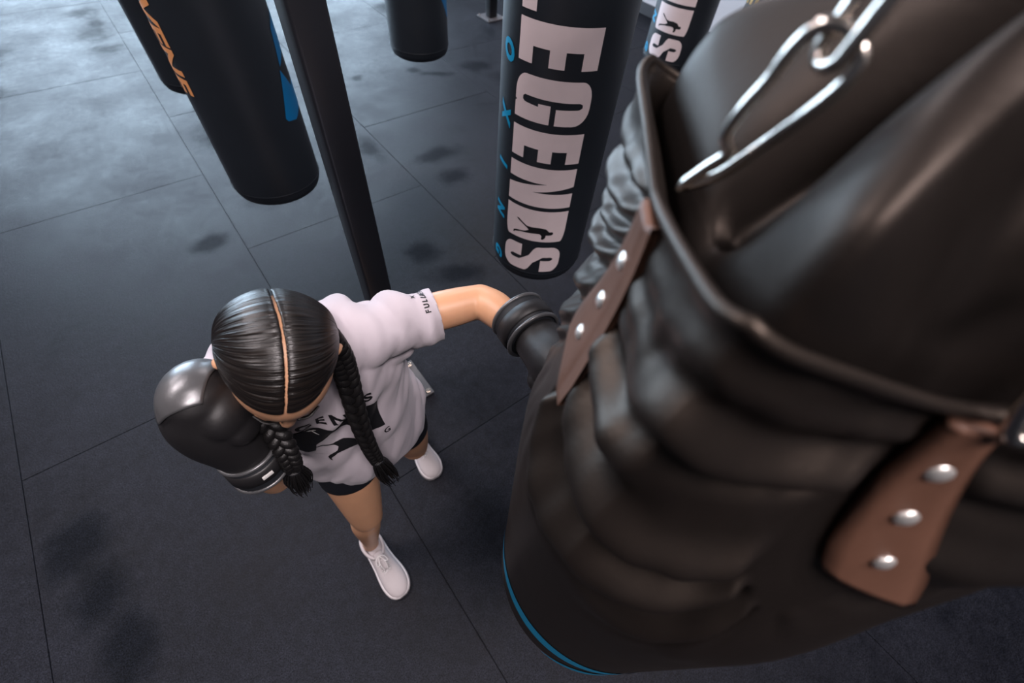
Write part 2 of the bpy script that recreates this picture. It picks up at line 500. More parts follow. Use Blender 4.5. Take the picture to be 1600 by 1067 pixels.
for x, w_ in ((0.352, 'over the post behind the boxer'), (3.60, 'over the distant post'), (-0.5, 'at the open side of the rig')):
    o = mesh('rig_beam', box((x, 2.3, ZR + 0.15), (0.08, 5.8, 0.1), 0.006), M_steel)
    tag(o, 'long black steel rig beam crossing the others ' + w_, 'beam', 'beams of the steel bag rig')
for x in (0.352, 3.60):
    for y in (0.2, 4.6):
        o = mesh('hanger_rod', tube([V((x, y, ZR + 0.2)), V((x, y, ZC))], 0.015, 10), M_steel)
        tag(o, 'thin steel rod holding the rig to the ceiling, %s end of the %s long beam' % ('near' if y < 1 else 'far', 'left' if x < 1 else 'right'), 'rod', 'ceiling rods of the rig')

# ------------------------------------------------------------------ chain
def link_shape(length, width, wire, seg=20, ws=8):
    pts = []
    h = (length - width) / 2; r = width / 2 - wire
    for k in range(seg):
        a = 2 * PI * k / seg
        pts.append(V((r * math.cos(a), 0, r * math.sin(a) + (h if math.sin(a) >= 0 else -h))))
    return tube(pts, wire, ws, closed=True)
LINKS = {}
def chain(parent, a, b, pitch=0.034, length=0.046, width=0.026, wire=0.0038, name='chain_link', roll=0.0):
    """separate links from a to b"""
    a, b = V(a), V(b); d = b - a; n = max(1, round(d.length / pitch)); q = d.normalized().to_track_quat('Z', 'Y')
    LINK = LINKS.get((length, width))
    if LINK is None:
        vf = link_shape(length, width, wire); LINK = LINKS[(length, width)] = bpy.data.meshes.new('chain_link')
        LINK.from_pydata([tuple(v) for v in vf[0]], [], vf[1]); LINK.materials.append(M_chrome)
        LINK.polygons.foreach_set('use_smooth', [True] * len(LINK.polygons))
    bs = base_of(parent)
    for i in range(n):
        o = bpy.data.objects.new(name, LINK); COL.objects.link(o); o.parent = parent
        o.location = a + d * ((i + 0.5) / n) - bs
        o.rotation_mode = 'QUATERNION'
        o.rotation_quaternion = q @ Matrix.Rotation(roll + (i % 2) * PI / 2, 3, 'Z').to_quaternion()

# ------------------------------------------------------------------ block lettering
def L_outline(ch, w):
    E_ = [(0, 0), (w, 0), (w, .2), (.58 * w, .2), (.58 * w, .41), (w, .41), (w, .6), (.58 * w, .6), (.58 * w, .8), (w, .8), (w, 1), (0, 1)]
    if ch == 'L': return [[(0, 0), (w, 0), (w, .2), (.45 * w, .2), (.45 * w, 1), (0, 1)]]
    if ch == 'E': return [E_]
    if ch == 'N': return [[(0, 0), (.38 * w, 0), (.38 * w, .6), (.55 * w, 0), (w, 0), (w, 1), (.62 * w, 1), (.62 * w, .4), (.45 * w, 1), (0, 1)]]
    if ch == 'D': return [rrect(0, 0, w, 1, .45 * w, (0, 1, 1, 0))]
    if ch == 'G':
        p = []
        for k in range(7):
            a = rad(180 + 90 * k / 6); p.append((.4 * w + .4 * w * math.cos(a), .15 + .15 * math.sin(a)))
        p += [(.6 * w, 0), (.63 * w, .025), (.66 * w, 0), (w, 0), (w, .5), (.56 * w, .5), (.56 * w, .34), (.63 * w, .34), (.60 * w, .15), (.56 * w, .12),
              (.48 * w, .12), (.44 * w, .15), (.46 * w, .86), (.50 * w, .90), (.57 * w, .90), (.61 * w, .86), (.62 * w, .57), (w, .57)]
        for k in range(7):
            a = rad(90 * k / 6); p.append((.6 * w + .4 * w * math.cos(a), .8 + .2 * math.sin(a)))
        for k in range(7):
            a = rad(90 + 90 * k / 6); p.append((.4 * w + .4 * w * math.cos(a), .85 + .15 * math.sin(a)))
        return [p]
    if ch == 'S':
        h = [(w, .40)]
        for k in range(7):
            a = rad(0 - 90 * k / 6); h.append((.6 * w + .4 * w * math.cos(a), .18 + .18 * math.sin(a)))
        for k in range(7):
            a = rad(270 - 90 * k / 6); h.append((.38 * w + .38 * w * math.cos(a), .15 + .15 * math.sin(a)))
        h += [(0, .33), (.46 * w, .33), (.45 * w, .17), (.50 * w, .13), (.56 * w, .13), (.60 * w, .17), (.60 * w, .30), (.36 * w, .46), (.10 * w, .53), (.02 * w, .57)]
        return [h + [(w - x, 1 - y) for x, y in h]]
BOXER = [(235, 290), (255, 295), (345, 370), (400, 385), (470, 395), (540, 420), (575, 460), (605, 465), (618, 485), (600, 500), (570, 495), (545, 490),
         (540, 520), (520, 535), (502, 525), (505, 490), (480, 465), (430, 455), (380, 450), (300, 440), (225, 445), (215, 460), (205, 450), (212, 430),
         (240, 425), (330, 428), (370, 415), (355, 395), (320, 365), (245, 305)]
BOXER = [((py - 145 - .22 * (px - 115)) / 330, (px - 115) / 620) for px, py in BOXER]

def on_cyl(cx, cy, r, th0, th1):
    """letter x -> down the bag (metres below z0), letter y 0..1 -> azimuth th0..th1 (degrees)"""
    def make(z0, lift=0.0012):
        def fn(x, y):
            a = rad(th0 + (th1 - th0) * y)
            return V((cx + (r + lift) * math.cos(a), cy + (r + lift) * math.sin(a), z0 - x))
        return fn
    return make

def big_words(t, cx, cy, r, th0, th1, rows, cth, crows):
    mk = on_cyl(cx, cy, r, th0, th1)
    for ch, z1, z0 in rows:
        fl = poly_to_tris([[(x, y) for x, y in lp] for lp in L_outline(ch, z1 - z0)], 0.035)
        o = print_on('lettering', fl, mk(z1), M_white, t)
        if ch == 'D':
            fl = poly_to_tris([[(x * (z1 - z0), y) for x, y in BOXER]], 0.05)
            print_on('boxer_emblem', fl, mk(z1, 0.002), M_ink, o)
    for ch, zc in crows:
        fl = text2d(ch, 0.064, 0.0036, 0.012, 0.25)
        # text baseline runs down the bag, tops point to the right of it
        def fn(x, y, zc=zc):
            a = rad(cth) + y / r
            return V((cx + (r + 0.0012) * math.cos(a), cy + (r + 0.0012) * math.sin(a), zc - x))
        print_on('small_lettering', fl, fn, M_cyan, t)

# ------------------------------------------------------------------ hanging bags
def bag_profile(r, zb, zt):
    return [(0, zb), (r * .5, zb), (r * .72, zb + .001), (r * .86, zb + .007), (r * .94, zb + .018), (r * .985, zb + .038), (r, zb + .065)] + \
           [(r, zb + .065 + (zt - .05 - zb - .065) * k / 8) for k in range(1, 9)] + [(r * .99, zt - .03), (r * .94, zt - .01), (r * .8, zt), (0, zt + .004)]

def heavy_bag(label, cx, cy, r, zb, zt, beam_z):
    t = thing('punching_bag', label, 'punching bag', (cx, cy, zb), 'heavy bags hanging from the rig')
    mesh('body', lathe(bag_profile(r, zb, zt), 64, (cx, cy, 0)), M_bag, t)
    mesh('seam', lathe([(r + .0015, zb + .058), (r + .003, zb + .061), (r + .0015, zb + .064)], 64, (cx, cy, 0)), M_bag, t)
    mesh('seam', lathe([(r + .0015, zt - .10), (r + .003, zt - .097), (r + .0015, zt - .094)], 64, (cx, cy, 0)), M_bag, t)
    for k in range(4):
        a = rad(45 + 90 * k); u = V((math.cos(a), math.sin(a), 0)); c = V((cx, cy, 0))
        s = [c + u * (r + .003) + V((0, 0, zt - .16)), c + u * (r + .004) + V((0, 0, zt - .03)), c + u * (r - .01) + V((0, 0, zt + .02)), c + u * (r - .03) + V((0, 0, zt + .05))]
        mesh('strap', tube([V(p) for p in smooth_path(s, 8)], [(0.003, 0.022)] * 9, 8, ref=u), M_strap, t)
        chain(t, c + u * (r - .032) + V((0, 0, zt + .045)), c + V((0, 0, zt + .34)) + u * .012, roll=a)
    mesh('swivel', lathe([(0, zt + .33), (.02, zt + .335), (.026, zt + .355), (.018, zt + .38), (.008, zt + .39), (.008, zt + .41), (0, zt + .41)], 16, (cx, cy, 0)), M_chrome, t)
    chain(t, (cx, cy, zt + .40), (cx, cy, beam_z))
    return t

ZT = 1.93
bagA = heavy_bag('black bag with orange lettering down its edge, left of the rig post', 0.294, 1.98, 0.18, 0.735, ZT, ZR)
bagAb = heavy_bag('plain black bag half hidden behind the one with orange lettering', 0.276, 3.09, 0.18, 0.735, ZT, ZR)
bagB = heavy_bag('black bag with a blue mark, alone beyond the rig post', 1.52, 2.84, 0.18, 0.745, ZT, ZR)
bagL = heavy_bag('black bag with large white block lettering, nearest of the lettered bags', 1.009, 1.023, 0.18, 0.70, ZT, ZR)
bagD = heavy_bag('black bag with white lettering far behind, by the white wall', 2.86, 1.91, 0.18, 0.76, ZT, ZR)
bagG = heavy_bag('far bag with gold lettering against the white wall', 4.12, 2.02, 0.18, 0.76, ZT, ZR)

big_words(bagL, 1.009, 1.023, 0.18, -175.0, -104.0,
          [('L', 1.722, 1.618), ('E', 1.601, 1.503), ('G', 1.476, 1.355), ('E', 1.331, 1.236), ('N', 1.217, 1.073), ('D', 1.058, 0.925), ('S', 0.898, 0.775)],
          170.5, [('B', 1.69), ('O', 1.514), ('X', 1.342), ('I', 1.182), ('N', 1.00), ('G', 0.80)])
big_words(bagD, 2.86, 1.91, 0.18, 160.0, 230.0,
          [('L', 1.786, 1.686), ('E', 1.666, 1.566), ('G', 1.541, 1.416), ('E', 1.391, 1.296), ('N', 1.276, 1.131), ('D', 1.114, 0.980), ('S', 0.957, 0.838)],
          146, [('O', 1.54), ('X', 1.37), ('I', 1.20), ('N', 1.03), ('G', 0.865)])
# orange word down the left edge of its bag, tops pointing round to the right
fl = text2d('VENE', 0.125, 0.004, 0.02)
def fo(x, y, cx=0.294, cy=1.98, r=0.1812):
    a = rad(-172) + y / r
    return V((cx + r * math.cos(a), cy + r * math.sin(a), 1.33 - x * 0.95))
print_on('lettering', fl, fo, M_orange, bagA)
# blue blocks round the other edge
def blue_block(t, cx, cy, pts):
    fl = poly_to_tris([pts], 0.03)
    print_on('blue_emblem', fl, lambda x, y: V((cx + .1812 * math.cos(rad(x * 100)), cy + .1812 * math.sin(rad(x * 100)), y)), M_blue, t)
blue_block(bagA, 0.294, 1.98, [(-.62, 1.085), (-.59, 1.072), (-.44, 1.058), (-.05, 1.10), (-.05, 1.20), (-.30, 1.165), (-.455, 1.238)])
blue_block(bagA, 0.294, 1.98, [(-.43, 1.245), (-.10, 1.30), (-.10, 1.42), (-.36, 1.36)])
blue_block(bagB, 1.52, 2.84, [(-.64, 1.062), (-.42, .955), (-.05, 1.0), (-.05, 1.14), (-.68, 1.16)])
fl = text2d('GE', 0.19, 0.006, 0.03)
print_on('lettering', fl, lambda x, y: V((4.12 + .1812 * math.cos(rad(152) + y / .18), 2.02 + .1812 * math.sin(rad(152) + y / .18), 1.00 - x)), M_gold, bagG)
FG_ROLL = 0.0
FG_RING = [(0.2008, 0.1037, 1.8830), (0.2028, 0.0951, 1.8983), (0.2035, 0.0888, 1.9092), (0.2016, 0.0929, 1.9162), (0.2015, 0.0909, 1.9287), (0.2032, 0.0869, 1.9415), (0.2034, 0.0839, 1.9548), (0.2044, 0.0786, 1.9637), (0.2065, 0.0697, 1.9646), (0.2061, 0.0612, 1.9591), (0.2051, 0.0610, 1.9508), (0.2054, 0.0670, 1.9368), (0.2081, 0.0773, 1.9180), (0.2071, 0.0905, 1.8948)]
RING_TOP = 7

# ------------------------------------------------------------------ the nearest bag, gathered by four straps
FX, FY, FR, FZB = 0.2922, 0.015, 0.185, 0.93
fg = thing('punching_bag', 'large black leather bag in front with brown riveted straps and chrome ring, being punched', 'punching bag', (FX, FY, FZB), 'heavy bags hanging from the rig')
STR = (45, 135, 225, 315)
SRHO = {45: 0.125, 135: 0.131, 225: 0.110, 315: 0.122}
CRHO = {0: 0.185, 90: 0.200, 180: 0.172, 270: 0.186}
_pts = []
for k in range(8):
    a = 45 * k; rho = SRHO[a] if a in SRHO else CRHO[a]
    _pts.append(V((rho * math.cos(rad(a)), rho * math.sin(rad(a)), 0)))
RIM = [0.0] * 720
for i in range(720):
    a = rad(i / 2); k = int((i / 2) // 45) % 8; p, q = _pts[k], _pts[(k + 1) % 8]
    d = V((math.cos(a), math.sin(a), 0)); e = q - p
    den = d.x * e.y - d.y * e.x
    RIM[i] = (p.x * e.y - p.y * e.x) / den
_w = [math.exp(-(j / 11) ** 2) for j in range(-26, 27)]; _s = sum(_w)
RIM = [sum(RIM[(i + j) % 720] * _w[j + 26] for j in range(-26, 27)) / _s for i in range(720)]
def rim_r(a):
    x = (math.degrees(a) % 360) * 2; i = int(x) % 720; t = x - int(x)
    return RIM[i] * (1 - t) + RIM[(i + 1) % 720] * t
def lobe(a):
    """0 at a strap, 1 half way between straps; also the index of the lobe"""
    x = (math.degrees(a) - 45) % 360; u = (x % 90) / 90
    return u, int(x // 90) % 4
def rim_z(a):
    u, _ = lobe(a); s = abs(u - .5) * 2
    d = (math.degrees(a) - 80 + 180) % 360 - 180
    return 1.866 + 0.040 * (1 - s) ** 1.5 + 0.004 * math.sin(a * 3 + 1) - .020 * math.exp(-(d / 30) ** 2)
# folds: (depth at strap, sag at mid lobe, width, height, share of the lobe they cross, from which strap)
FOLDS = [(.012, .012, .006, .006, 1.0, 0), (.028, .045, .008, .015, 1.0, 0), (.040, .085, .010, .014, .62, 1), (.056, .120, .011, .018, 1.0, 0),
         (.074, .165, .012, .014, .55, 0), (.094, .200, .013, .016, .8, 1), (.118, .235, .014, .010, .5, 0), (.020, .026, .006, .007, .45, 1)]
FOLDS0 = [(.000, .030, .0050, .008, 1.0, 1), (.010, .050, .0052, .011, .9, 1), (.022, .072, .0056, .011, 1.0, 1), (.038, .095, .0060, .012, .8, 1),
          (.058, .115, .0065, .011, 1.0, 1), (.082, .135, .0070, .010, .8, 1), (.110, .150, .0080, .008, .9, 1)]
def strap_half(w):
    return .014 + .018 * min(1, w / .12) if w < .16 else .032 * max(0, 1 - (w - .16) / .04)
LOBE = ((1.0, 1.0, 1.0), (1.0, 1.0, 1.0), (1.3, .5, .6), (1.3, .6, .8))       # per lobe: spread at the strap, sag, height
def fg_surf(a, z, folds=True):
    zr = rim_z(a); w = zr - z
    s = 1 - smoothstep(0.0, 0.33, w)
    r = FR + (rim_r(a) - FR) * s
    f = 0
    if folds and w < .45:
        u, li = lobe(a); c = math.sin(PI * u) ** (.62 if li else 1.0)
        hdeg = math.degrees(strap_half(w) / .160)
        edge = smoothstep(hdeg, hdeg + 6, u * 90) * smoothstep(hdeg, hdeg + 6, 90 - u * 90)
        wob = noise.noise(V((math.cos(a) * 4, math.sin(a) * 4, z * 9 + li * 5)))
        for k, (d0, sg, wd_, am, span, side) in enumerate(FOLDS if li else FOLDS0):
            uu = u if (side + li) % 2 == 0 else 1 - u
            env = 1 - smoothstep(span * .55, span, uu) if span < 1 else .75 + .25 * math.cos(uu * PI)
            dd = d0 * LOBE[li][0] + sg * c * LOBE[li][1] * (1 + .12 * math.sin(li * 2.1 + k * 1.7)) + .006 * wob * c
            wid = wd_ * (.55 + 1.3 * c); x = (w - dd) / wid
            f += am * env * (math.exp(-x * x) - .75 * math.exp(-((x - 1.8) / .8) ** 2)) * (.55 + .45 * c)
        f += .003 * noise.noise(V((math.cos(a) * 9, math.sin(a) * 9, z * 14)))
        f *= LOBE[li][2] * edge * smoothstep(0.0, .012, w) * (1 - (smoothstep(.24, .42, w) if li < 2 else smoothstep(.14, .26, w)))
        f = max(f, -.012)
    lean = (1.9 - z) / 1.0
    cx = FX - .006 * lean; cy = FY + .006 - .026 * lean
    return V((cx + (r + f) * math.cos(a), cy + (r + f) * math.sin(a), z))
NA, NZ = 400, 200
vs, fs = [], []
prof = [(r, z) for r, z in ((.5, .0), (.72, .003), (.86, .012), (.94, .028), (.985, .055), (1.0, .09))]
rows = []
for (k, dz) in prof:
    row = []
    for i in range(NA):
        a = 2 * PI * i / NA; p = fg_surf(a, FZB + .09); c = V((FX - .006, FY - .02, 0))
        q = V((c.x + (p.x - c.x) * k, c.y + (p.y - c.y) * k, FZB + dz)); row.append(len(vs)); vs.append(q)
    rows.append(row)
for j in range(1, NZ + 1):
    row = []
    for i in range(NA):
        a = 2 * PI * i / NA; z1 = rim_z(a)
        t = j / NZ; t = 1 - (1 - t) ** 1.6
        row.append(len(vs)); vs.append(fg_surf(a, FZB + .09 + (z1 - FZB - .09) * t))
    rows.append(row)
for k, (dr, dz) in enumerate(((.004, .002), (.008, -.002), (.010, -.02), (.014, -.07))):   # turned-over rim and inside wall
    row = []
    for i in range(NA):
        a = 2 * PI * i / NA; p = fg_surf(a, rim_z(a)); d = V((math.cos(a), math.sin(a), 0))
        row.append(len(vs)); vs.append(p - d * dr + V((0, 0, dz)))
    rows.append(row)
for a_, b_ in zip(rows, rows[1:]):
    for i in range(NA):
        l = (i + 1) % NA; fs.append((a_[i], a_[l], b_[l], b_[i]))
fs.append(tuple(reversed(rows[0])))
mesh('body', (vs, fs), M_lea, fg)
# piping along the rim
pp = []
for i in range(240):
    a = 2 * PI * i / 240; p = fg_surf(a, rim_z(a)); pp.append(p + V((0, 0, .0025)) + V((math.cos(a), math.sin(a), 0)) * .0006)
mesh('rim_piping', tube(pp, .0036, 8, closed=True), M_lea, fg)

# folded cover that closes the top inside the rim
def cover_pt(a, t):
    """t 0 at the edge under the rim .. 1 at the gathered top"""
    r0 = rim_r(a) - .014
    if t < .12:
        k = t / .12; rr = r0 - .010 * k ** 2; z = rim_z(a) - .060 + .062 * k
    else:
        k = (t - .12) / .88; rr = (r0 - .010) * (1 - k) + .022 * k; z = rim_z(a) + .002 + .10 * k ** .75
    dd = (math.degrees(a) - 80 + 180) % 360 - 180
    z += .020 * math.exp(-(dd / 30) ** 2) * smoothstep(.03, .2, t)
    ridge = 0
    for th, am, wd_ in ((118, .004, 13), (177, .020, 13), (205, -.010, 14), (240, .014, 18), (290, .016, 16), (340, .015, 17), (30, .016, 16), (75, .014, 14)):
        d = (math.degrees(a) - (th - 24 * max(0, t - .12)) + 180) % 360 - 180
        ridge += am * math.exp(-(d / wd_) ** 2)
    d = (math.degrees(a) - (148 - 14 * t) + 180) % 360 - 180
    ridge -= .034 * math.exp(-(d / 13) ** 2)
    env = smoothstep(.02, .22, t) * (1 - .5 * smoothstep(.7, 1, t))
    z += ridge * env * .9; rr += ridge * env * .25
    nz_ = noise.noise(V((math.cos(a) * 2.2, math.sin(a) * 2.2, t * 3))) * .004 * env
    return V((FX + rr * math.cos(a), FY + rr * math.sin(a), z + nz_))
vs, fs = [], []; NA2, NT = 240, 60
for j in range(NT + 1):
    for i in range(NA2): vs.append(cover_pt(2 * PI * i / NA2, j / NT))
for j in range(NT):
    for i in range(NA2):
        l = (i + 1) % NA2; fs.append((j * NA2 + i, j * NA2 + l, (j + 1) * NA2 + l, (j + 1) * NA2 + i))
fs.append(tuple(NT * NA2 + i for i in range(NA2)))
mesh('top_cover', (vs, fs), M_cover, fg)

# straps with rivets
def fg_strap(th0, th1, z_tip, z_top, slant, n_riv, wid=.034):
    tilt = th1 - th0; u0 = rad((th0 + th1) / 2); N = 26; vs, fs = [], []
    cols = 7
    for side in (0, 1):
        for j in range(N + 1):
            t = j / N; z = z_tip + (z_top - z_tip) * t
            a0 = u0 + rad(tilt) * (t - .5)
            for c in range(cols):
                x = (c / (cols - 1) - .5) * 2
                wz = z
                wz = z + max(0, 1 - t / .7) ** 1.5 * x * slant        # slanted tip
                hw = strap_half(max(0, (z_top - z) * .98)) + .0015
                p0 = fg_surf(a0 + x * hw / .165, min(wz, rim_z(a0) - .0005), False)
                rr = V((p0.x - FX, p0.y - FY, 0)).normalized()
                out = .0095 if side == 0 else .001
                if side == 0 and abs(x) > .9: out = .0065
                vs.append(p0 + rr * out)
    W = cols; S = (N + 1) * W
    for j in range(N):
        for c in range(W - 1):
            i0 = j * W + c
            fs.append((i0, i0 + 1, i0 + W + 1, i0 + W)); fs.append((S + i0, S + i0 + W, S + i0 + W + 1, S + i0 + 1))
        for c in (0, W - 1):
            i0 = j * W + c; fs.append((i0, i0 + W, S + i0 + W, S + i0))
    for c in range(W - 1):
        fs.append((c, S + c, S + c + 1, c + 1)); k = N * W + c; fs.append((k, k + 1, S + k + 1, S + k))
    s = mesh('strap', (vs, fs), M_strap, fg)
    for k in range(n_riv):
        t = (.22, .48, .73)[k]; z = z_tip + (z_top - z_tip) * t
        a0 = u0 + rad(tilt) * (t - .5); p = fg_surf(a0, z, False); nrm = V((math.cos(a0), math.sin(a0), .25)).normalized()
        M = nrm.to_track_quat('Z', 'Y').to_matrix()
        v_, f_ = lathe([(0, .0026), (.0030, .0023), (.0052, .0012), (.0062, .0002), (.0064, -.002), (0, -.002)], 16)
        mesh('rivet', ([M @ v + p + nrm * .0095 for v in v_], f_), M_rivet, s)
fg_strap(138.5, 141, 1.725, 1.872, -.020, 3)
fg_strap(238, 221, 1.725, 1.872, -.010, 3)
fg_strap(45, 45, 1.70, 1.866, .015, 3)
fg_strap(315, 315, 1.70, 1.866, .015, 3)

# blue swooshes near the foot of the bag
def swoosh(a0, a1, zc, hz, bend):
    vs, fs = [], []; n = 48
    for i in range(n + 1):
        t = i / n; a = rad(a0 + (a1 - a0) * t); k = math.sin(PI * t) ** .8; z = zc + bend * (t - .5) ** 2 * 4
        for s in (-1, -.5, 0, .5, 1):
            p = fg_surf(a, z + s * hz * k); d = V((p.x - FX, p.y - FY, 0)).normalized(); vs.append(p + d * .0012)
    for i in range(n):
        for c in range(4):
            fs.append((i * 5 + c, i * 5 + c + 1, i * 5 + c + 6, i * 5 + c + 5))
    mesh('blue_emblem', (vs, fs), M_cyan, fg)
swoosh(115, 262, 1.135, .030, -.02)
swoosh(196, 300, 1.035, .030, -.02)

# pear-shaped ring, chain and swivel
def cam_point(az, tn, dist):
    return V((dist * math.cos(rad(az)), dist * math.sin(rad(az)), HCAM - dist / tn))
ring = [V(p) for p in FG_RING]
rp = smooth_path(ring + [ring[0]], 90)[:-1]
mesh('hanging_ring', tube([V(p) for p in rp], .0030, 10, closed=True), M_chrome, fg)
TOPZ = 2.36
SW = V((FX, FY, TOPZ))
chain(fg, V((.2055, .0715, 1.956)), SW + V((-.012, .012, 0)), pitch=.033, length=.044, width=.020, wire=.0031, roll=FG_ROLL)
for th in (45, 225, 315):
    a = rad(th); b0 = fg_surf(a, rim_z(a)) + V((0, 0, .004)); dv = (SW - b0).normalized()
    pr = []
    side = V((-math.sin(a), math.cos(a), 0)); ln = .085
    for k in range(24):
        q = 2 * PI * k / 24; w_ = .016 * (1 + .35 * math.sin(q)); pr.append(b0 + dv * (ln / 2 + ln / 2 * math.sin(q)) + side * (w_ * math.cos(q)) + V((math.cos(a), math.sin(a), 0)) * .012)
    mesh('hanging_ring', tube(pr, .0030, 10, closed=True), M_chrome, fg)
    chain(fg, b0 + dv * (ln - .004) + V((math.cos(a), math.sin(a), 0)) * .012, SW + V((math.cos(a), math.sin(a), 0)) * .014, pitch=.036, roll=a)
mesh('swivel', lathe([(0, TOPZ - .02), (.02, TOPZ - .015), (.026, TOPZ + .005), (.018, TOPZ + .03), (.008, TOPZ + .04), (.008, TOPZ + .06), (0, TOPZ + .06)], 16, (FX, FY, 0)), M_chrome, fg)
chain(fg, (FX, FY, TOPZ + .05), (FX, FY, ZR))
SHORT_R, SHORT_L = 0.36, 0.50
GR_O, GR_Z, GR_Y, GR_T = (-0.140, 0.476, 1.280), (0.0, 0.22, 0.975), (-0.75, 0.5, 0.1), 3.9
GL_O, GL_Z, GL_Y = (0.402, 0.374, 1.292), (-0.10, -0.99, 0.02), (0.55, 0.0, 0.83)

# ------------------------------------------------------------------ the boxer
M_skin = mat('skin', (0.62, 0.33, 0.19), 0.42, spec=0.45, bump=0.04, bscale=350, var=0.10, vscale=14, sss=0.08)
M_shirt = mat('white_cotton', (0.50, 0.45, 0.49), 0.85, spec=0.2, bump=0.12, bscale=700, sheen=0.15)
M_short = mat('black_stretch_fabric', (0.008, 0.009, 0.013), 0.62, spec=0.3, bump=0.06, bscale=800)
M_shoe = mat('white_shoe_mesh', (0.50, 0.455, 0.465), 0.7, bump=0.25, bscale=420, var=0.06, vscale=30)
M_sole = mat('white_shoe_sole', (0.56, 0.52, 0.53), 0.55)
M_lace = mat('white_lace', (0.72, 0.69, 0.69), 0.8, bump=0.2, bscale=900)
M_glv = mat('black_glove_leather', (0.013, 0.012, 0.013), 0.48, spec=0.5, bump=0.06, bscale=300)
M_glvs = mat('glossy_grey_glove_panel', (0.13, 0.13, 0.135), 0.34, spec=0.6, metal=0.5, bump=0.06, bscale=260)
M_cuff = mat('black_neoprene_cuff', (0.010, 0.012, 0.016), 0.6, bump=0.1, bscale=600)
M_tagw = mat('white_label', (0.7, 0.68, 0.66), 0.6)
M_eye = mat('eye_white', (0.75, 0.72, 0.70), 0.15)
M_iris = mat('dark_brown_iris', (0.02, 0.010, 0.006), 0.12)
M_lip = mat('lips', (0.34, 0.10, 0.085), 0.4)

def hair_material():
    m = bpy.data.materials.new('black_hair'); m.use_nodes = True
    nt = m.node_tree; b = nt.nodes['Principled BSDF']
    uv = nt.nodes.new('ShaderNodeUVMap')
    mp = nt.nodes.new('ShaderNodeMapping'); mp.inputs['Scale'].default_value = (110, 2.2, 1)
    n = nt.nodes.new('ShaderNodeTexNoise'); n.inputs['Scale'].default_value = 1.0; n.inputs['Detail'].default_value = 5
    nt.links.new(uv.outputs[0], mp.inputs[0]); nt.links.new(mp.outputs[0], n.inputs['Vector'])
    cr = nt.nodes.new('ShaderNodeValToRGB')
    cr.color_ramp.elements[0].position = .35; cr.color_ramp.elements[0].color = (.004, .0035, .0035, 1)
    cr.color_ramp.elements[1].position = .75; cr.color_ramp.elements[1].color = (.022, .016, .013, 1)
    nt.links.new(n.outputs[0], cr.inputs[0]); nt.links.new(cr.outputs[0], b.inputs['Base Color'])
    b.inputs['Roughness'].default_value = .34; b.inputs['Specular IOR Level'].default_value = .6
    b.inputs['Anisotropic'].default_value = .6
    bp = nt.nodes.new('ShaderNodeBump'); bp.inputs['Strength'].default_value = .75; bp.inputs['Distance'].default_value = .0016
    nt.links.new(n.outputs[0], bp.inputs['Height']); nt.links.new(bp.outputs[0], b.inputs['Normal'])
    return m
M_hair = hair_material()
M_hair2 = mat('black_hair_plait', (0.007, 0.006, 0.006), 0.42, spec=0.5, bump=0.4, bscale=500)

BASE = V((0.05, 0.66, 0.0))
person = thing('person', 'person in white t-shirt, black shorts and black boxing gloves punching the nearest bag', 'person', BASE)

# head frame: forward, up, right (her own right hand side)
HR = V((-0.9303, 0.2596, 0.2589)).normalized()
_v = V((0.0324, -0.6467, 0.7620)); _e = _v.cross(HR).normalized(); _ph = rad(10)
_v = HR.cross(_e).normalized()
HF = _e * math.cos(_ph) - _v * math.sin(_ph)
HU = _v * math.cos(_ph) + _e * math.sin(_ph)
HC = V((-0.023, 0.459, 1.459)); HS = 0.93
HM = Matrix((HR, HF, HU)).transposed()          # local (right, forward, up) -> world
def hp(r, f, u): return HC + HM @ V((r * HS, f * HS, u * HS))

# joints
NECK = V((0.016, 0.588, 1.332))
J = dict(shL=V((0.150, 0.585, 1.280)), elL=V((0.372, 0.525, 1.280)), wrL=V((0.400, 0.365, 1.292)), hdL=V((0.396, 0.33, 1.293)),
         shR=V((-0.112, 0.645, 1.278)), elR=V((-0.152, 0.515, 1.070)), wrR=V((-0.148, 0.478, 1.275)), hdR=V((-0.148, 0.486, 1.32)),
         hiL=V((0.135, 0.665, 0.84)), knL=V((0.188, 0.672, 0.455)), anL=V((0.252, 0.862, 0.085)),
         hiR=V((-0.012, 0.660, 0.84)), knR=V((-0.058, 0.548, 0.455)), anR=V((-0.108, 0.575, 0.085)))
def K(p, *r): return (p.x, p.y, p.z, *r)
def mid(a, b, t, off=(0, 0, 0)): return a.lerp(b, t) + V(off)

shapes = []
# trunk
shapes.append(limb([(0.062, 0.668, 0.80, 0.105, 0.145), (0.062, 0.668, 0.88, 0.105, 0.150), (0.055, 0.655, 1.00, 0.085, 0.122), (0.048, 0.645, 1.10, 0.090, 0.125),
                    (0.040, 0.632, 1.20, 0.098, 0.138), (0.026, 0.618, 1.255, 0.078, 0.118), (0.020, 0.602, 1.300, 0.050, 0.060)], 28, 30, ref=(0, 1, 0)))
shapes.append(limb([K(NECK + V((0, .01, -.05)), .055), K(NECK, .050), K(hp(0, -.035, -.085), .048), K(hp(0, -.02, -.03), .05)], 18))
def hq(r, f, u): return HC + HM @ V((r, f, u))
heads = []
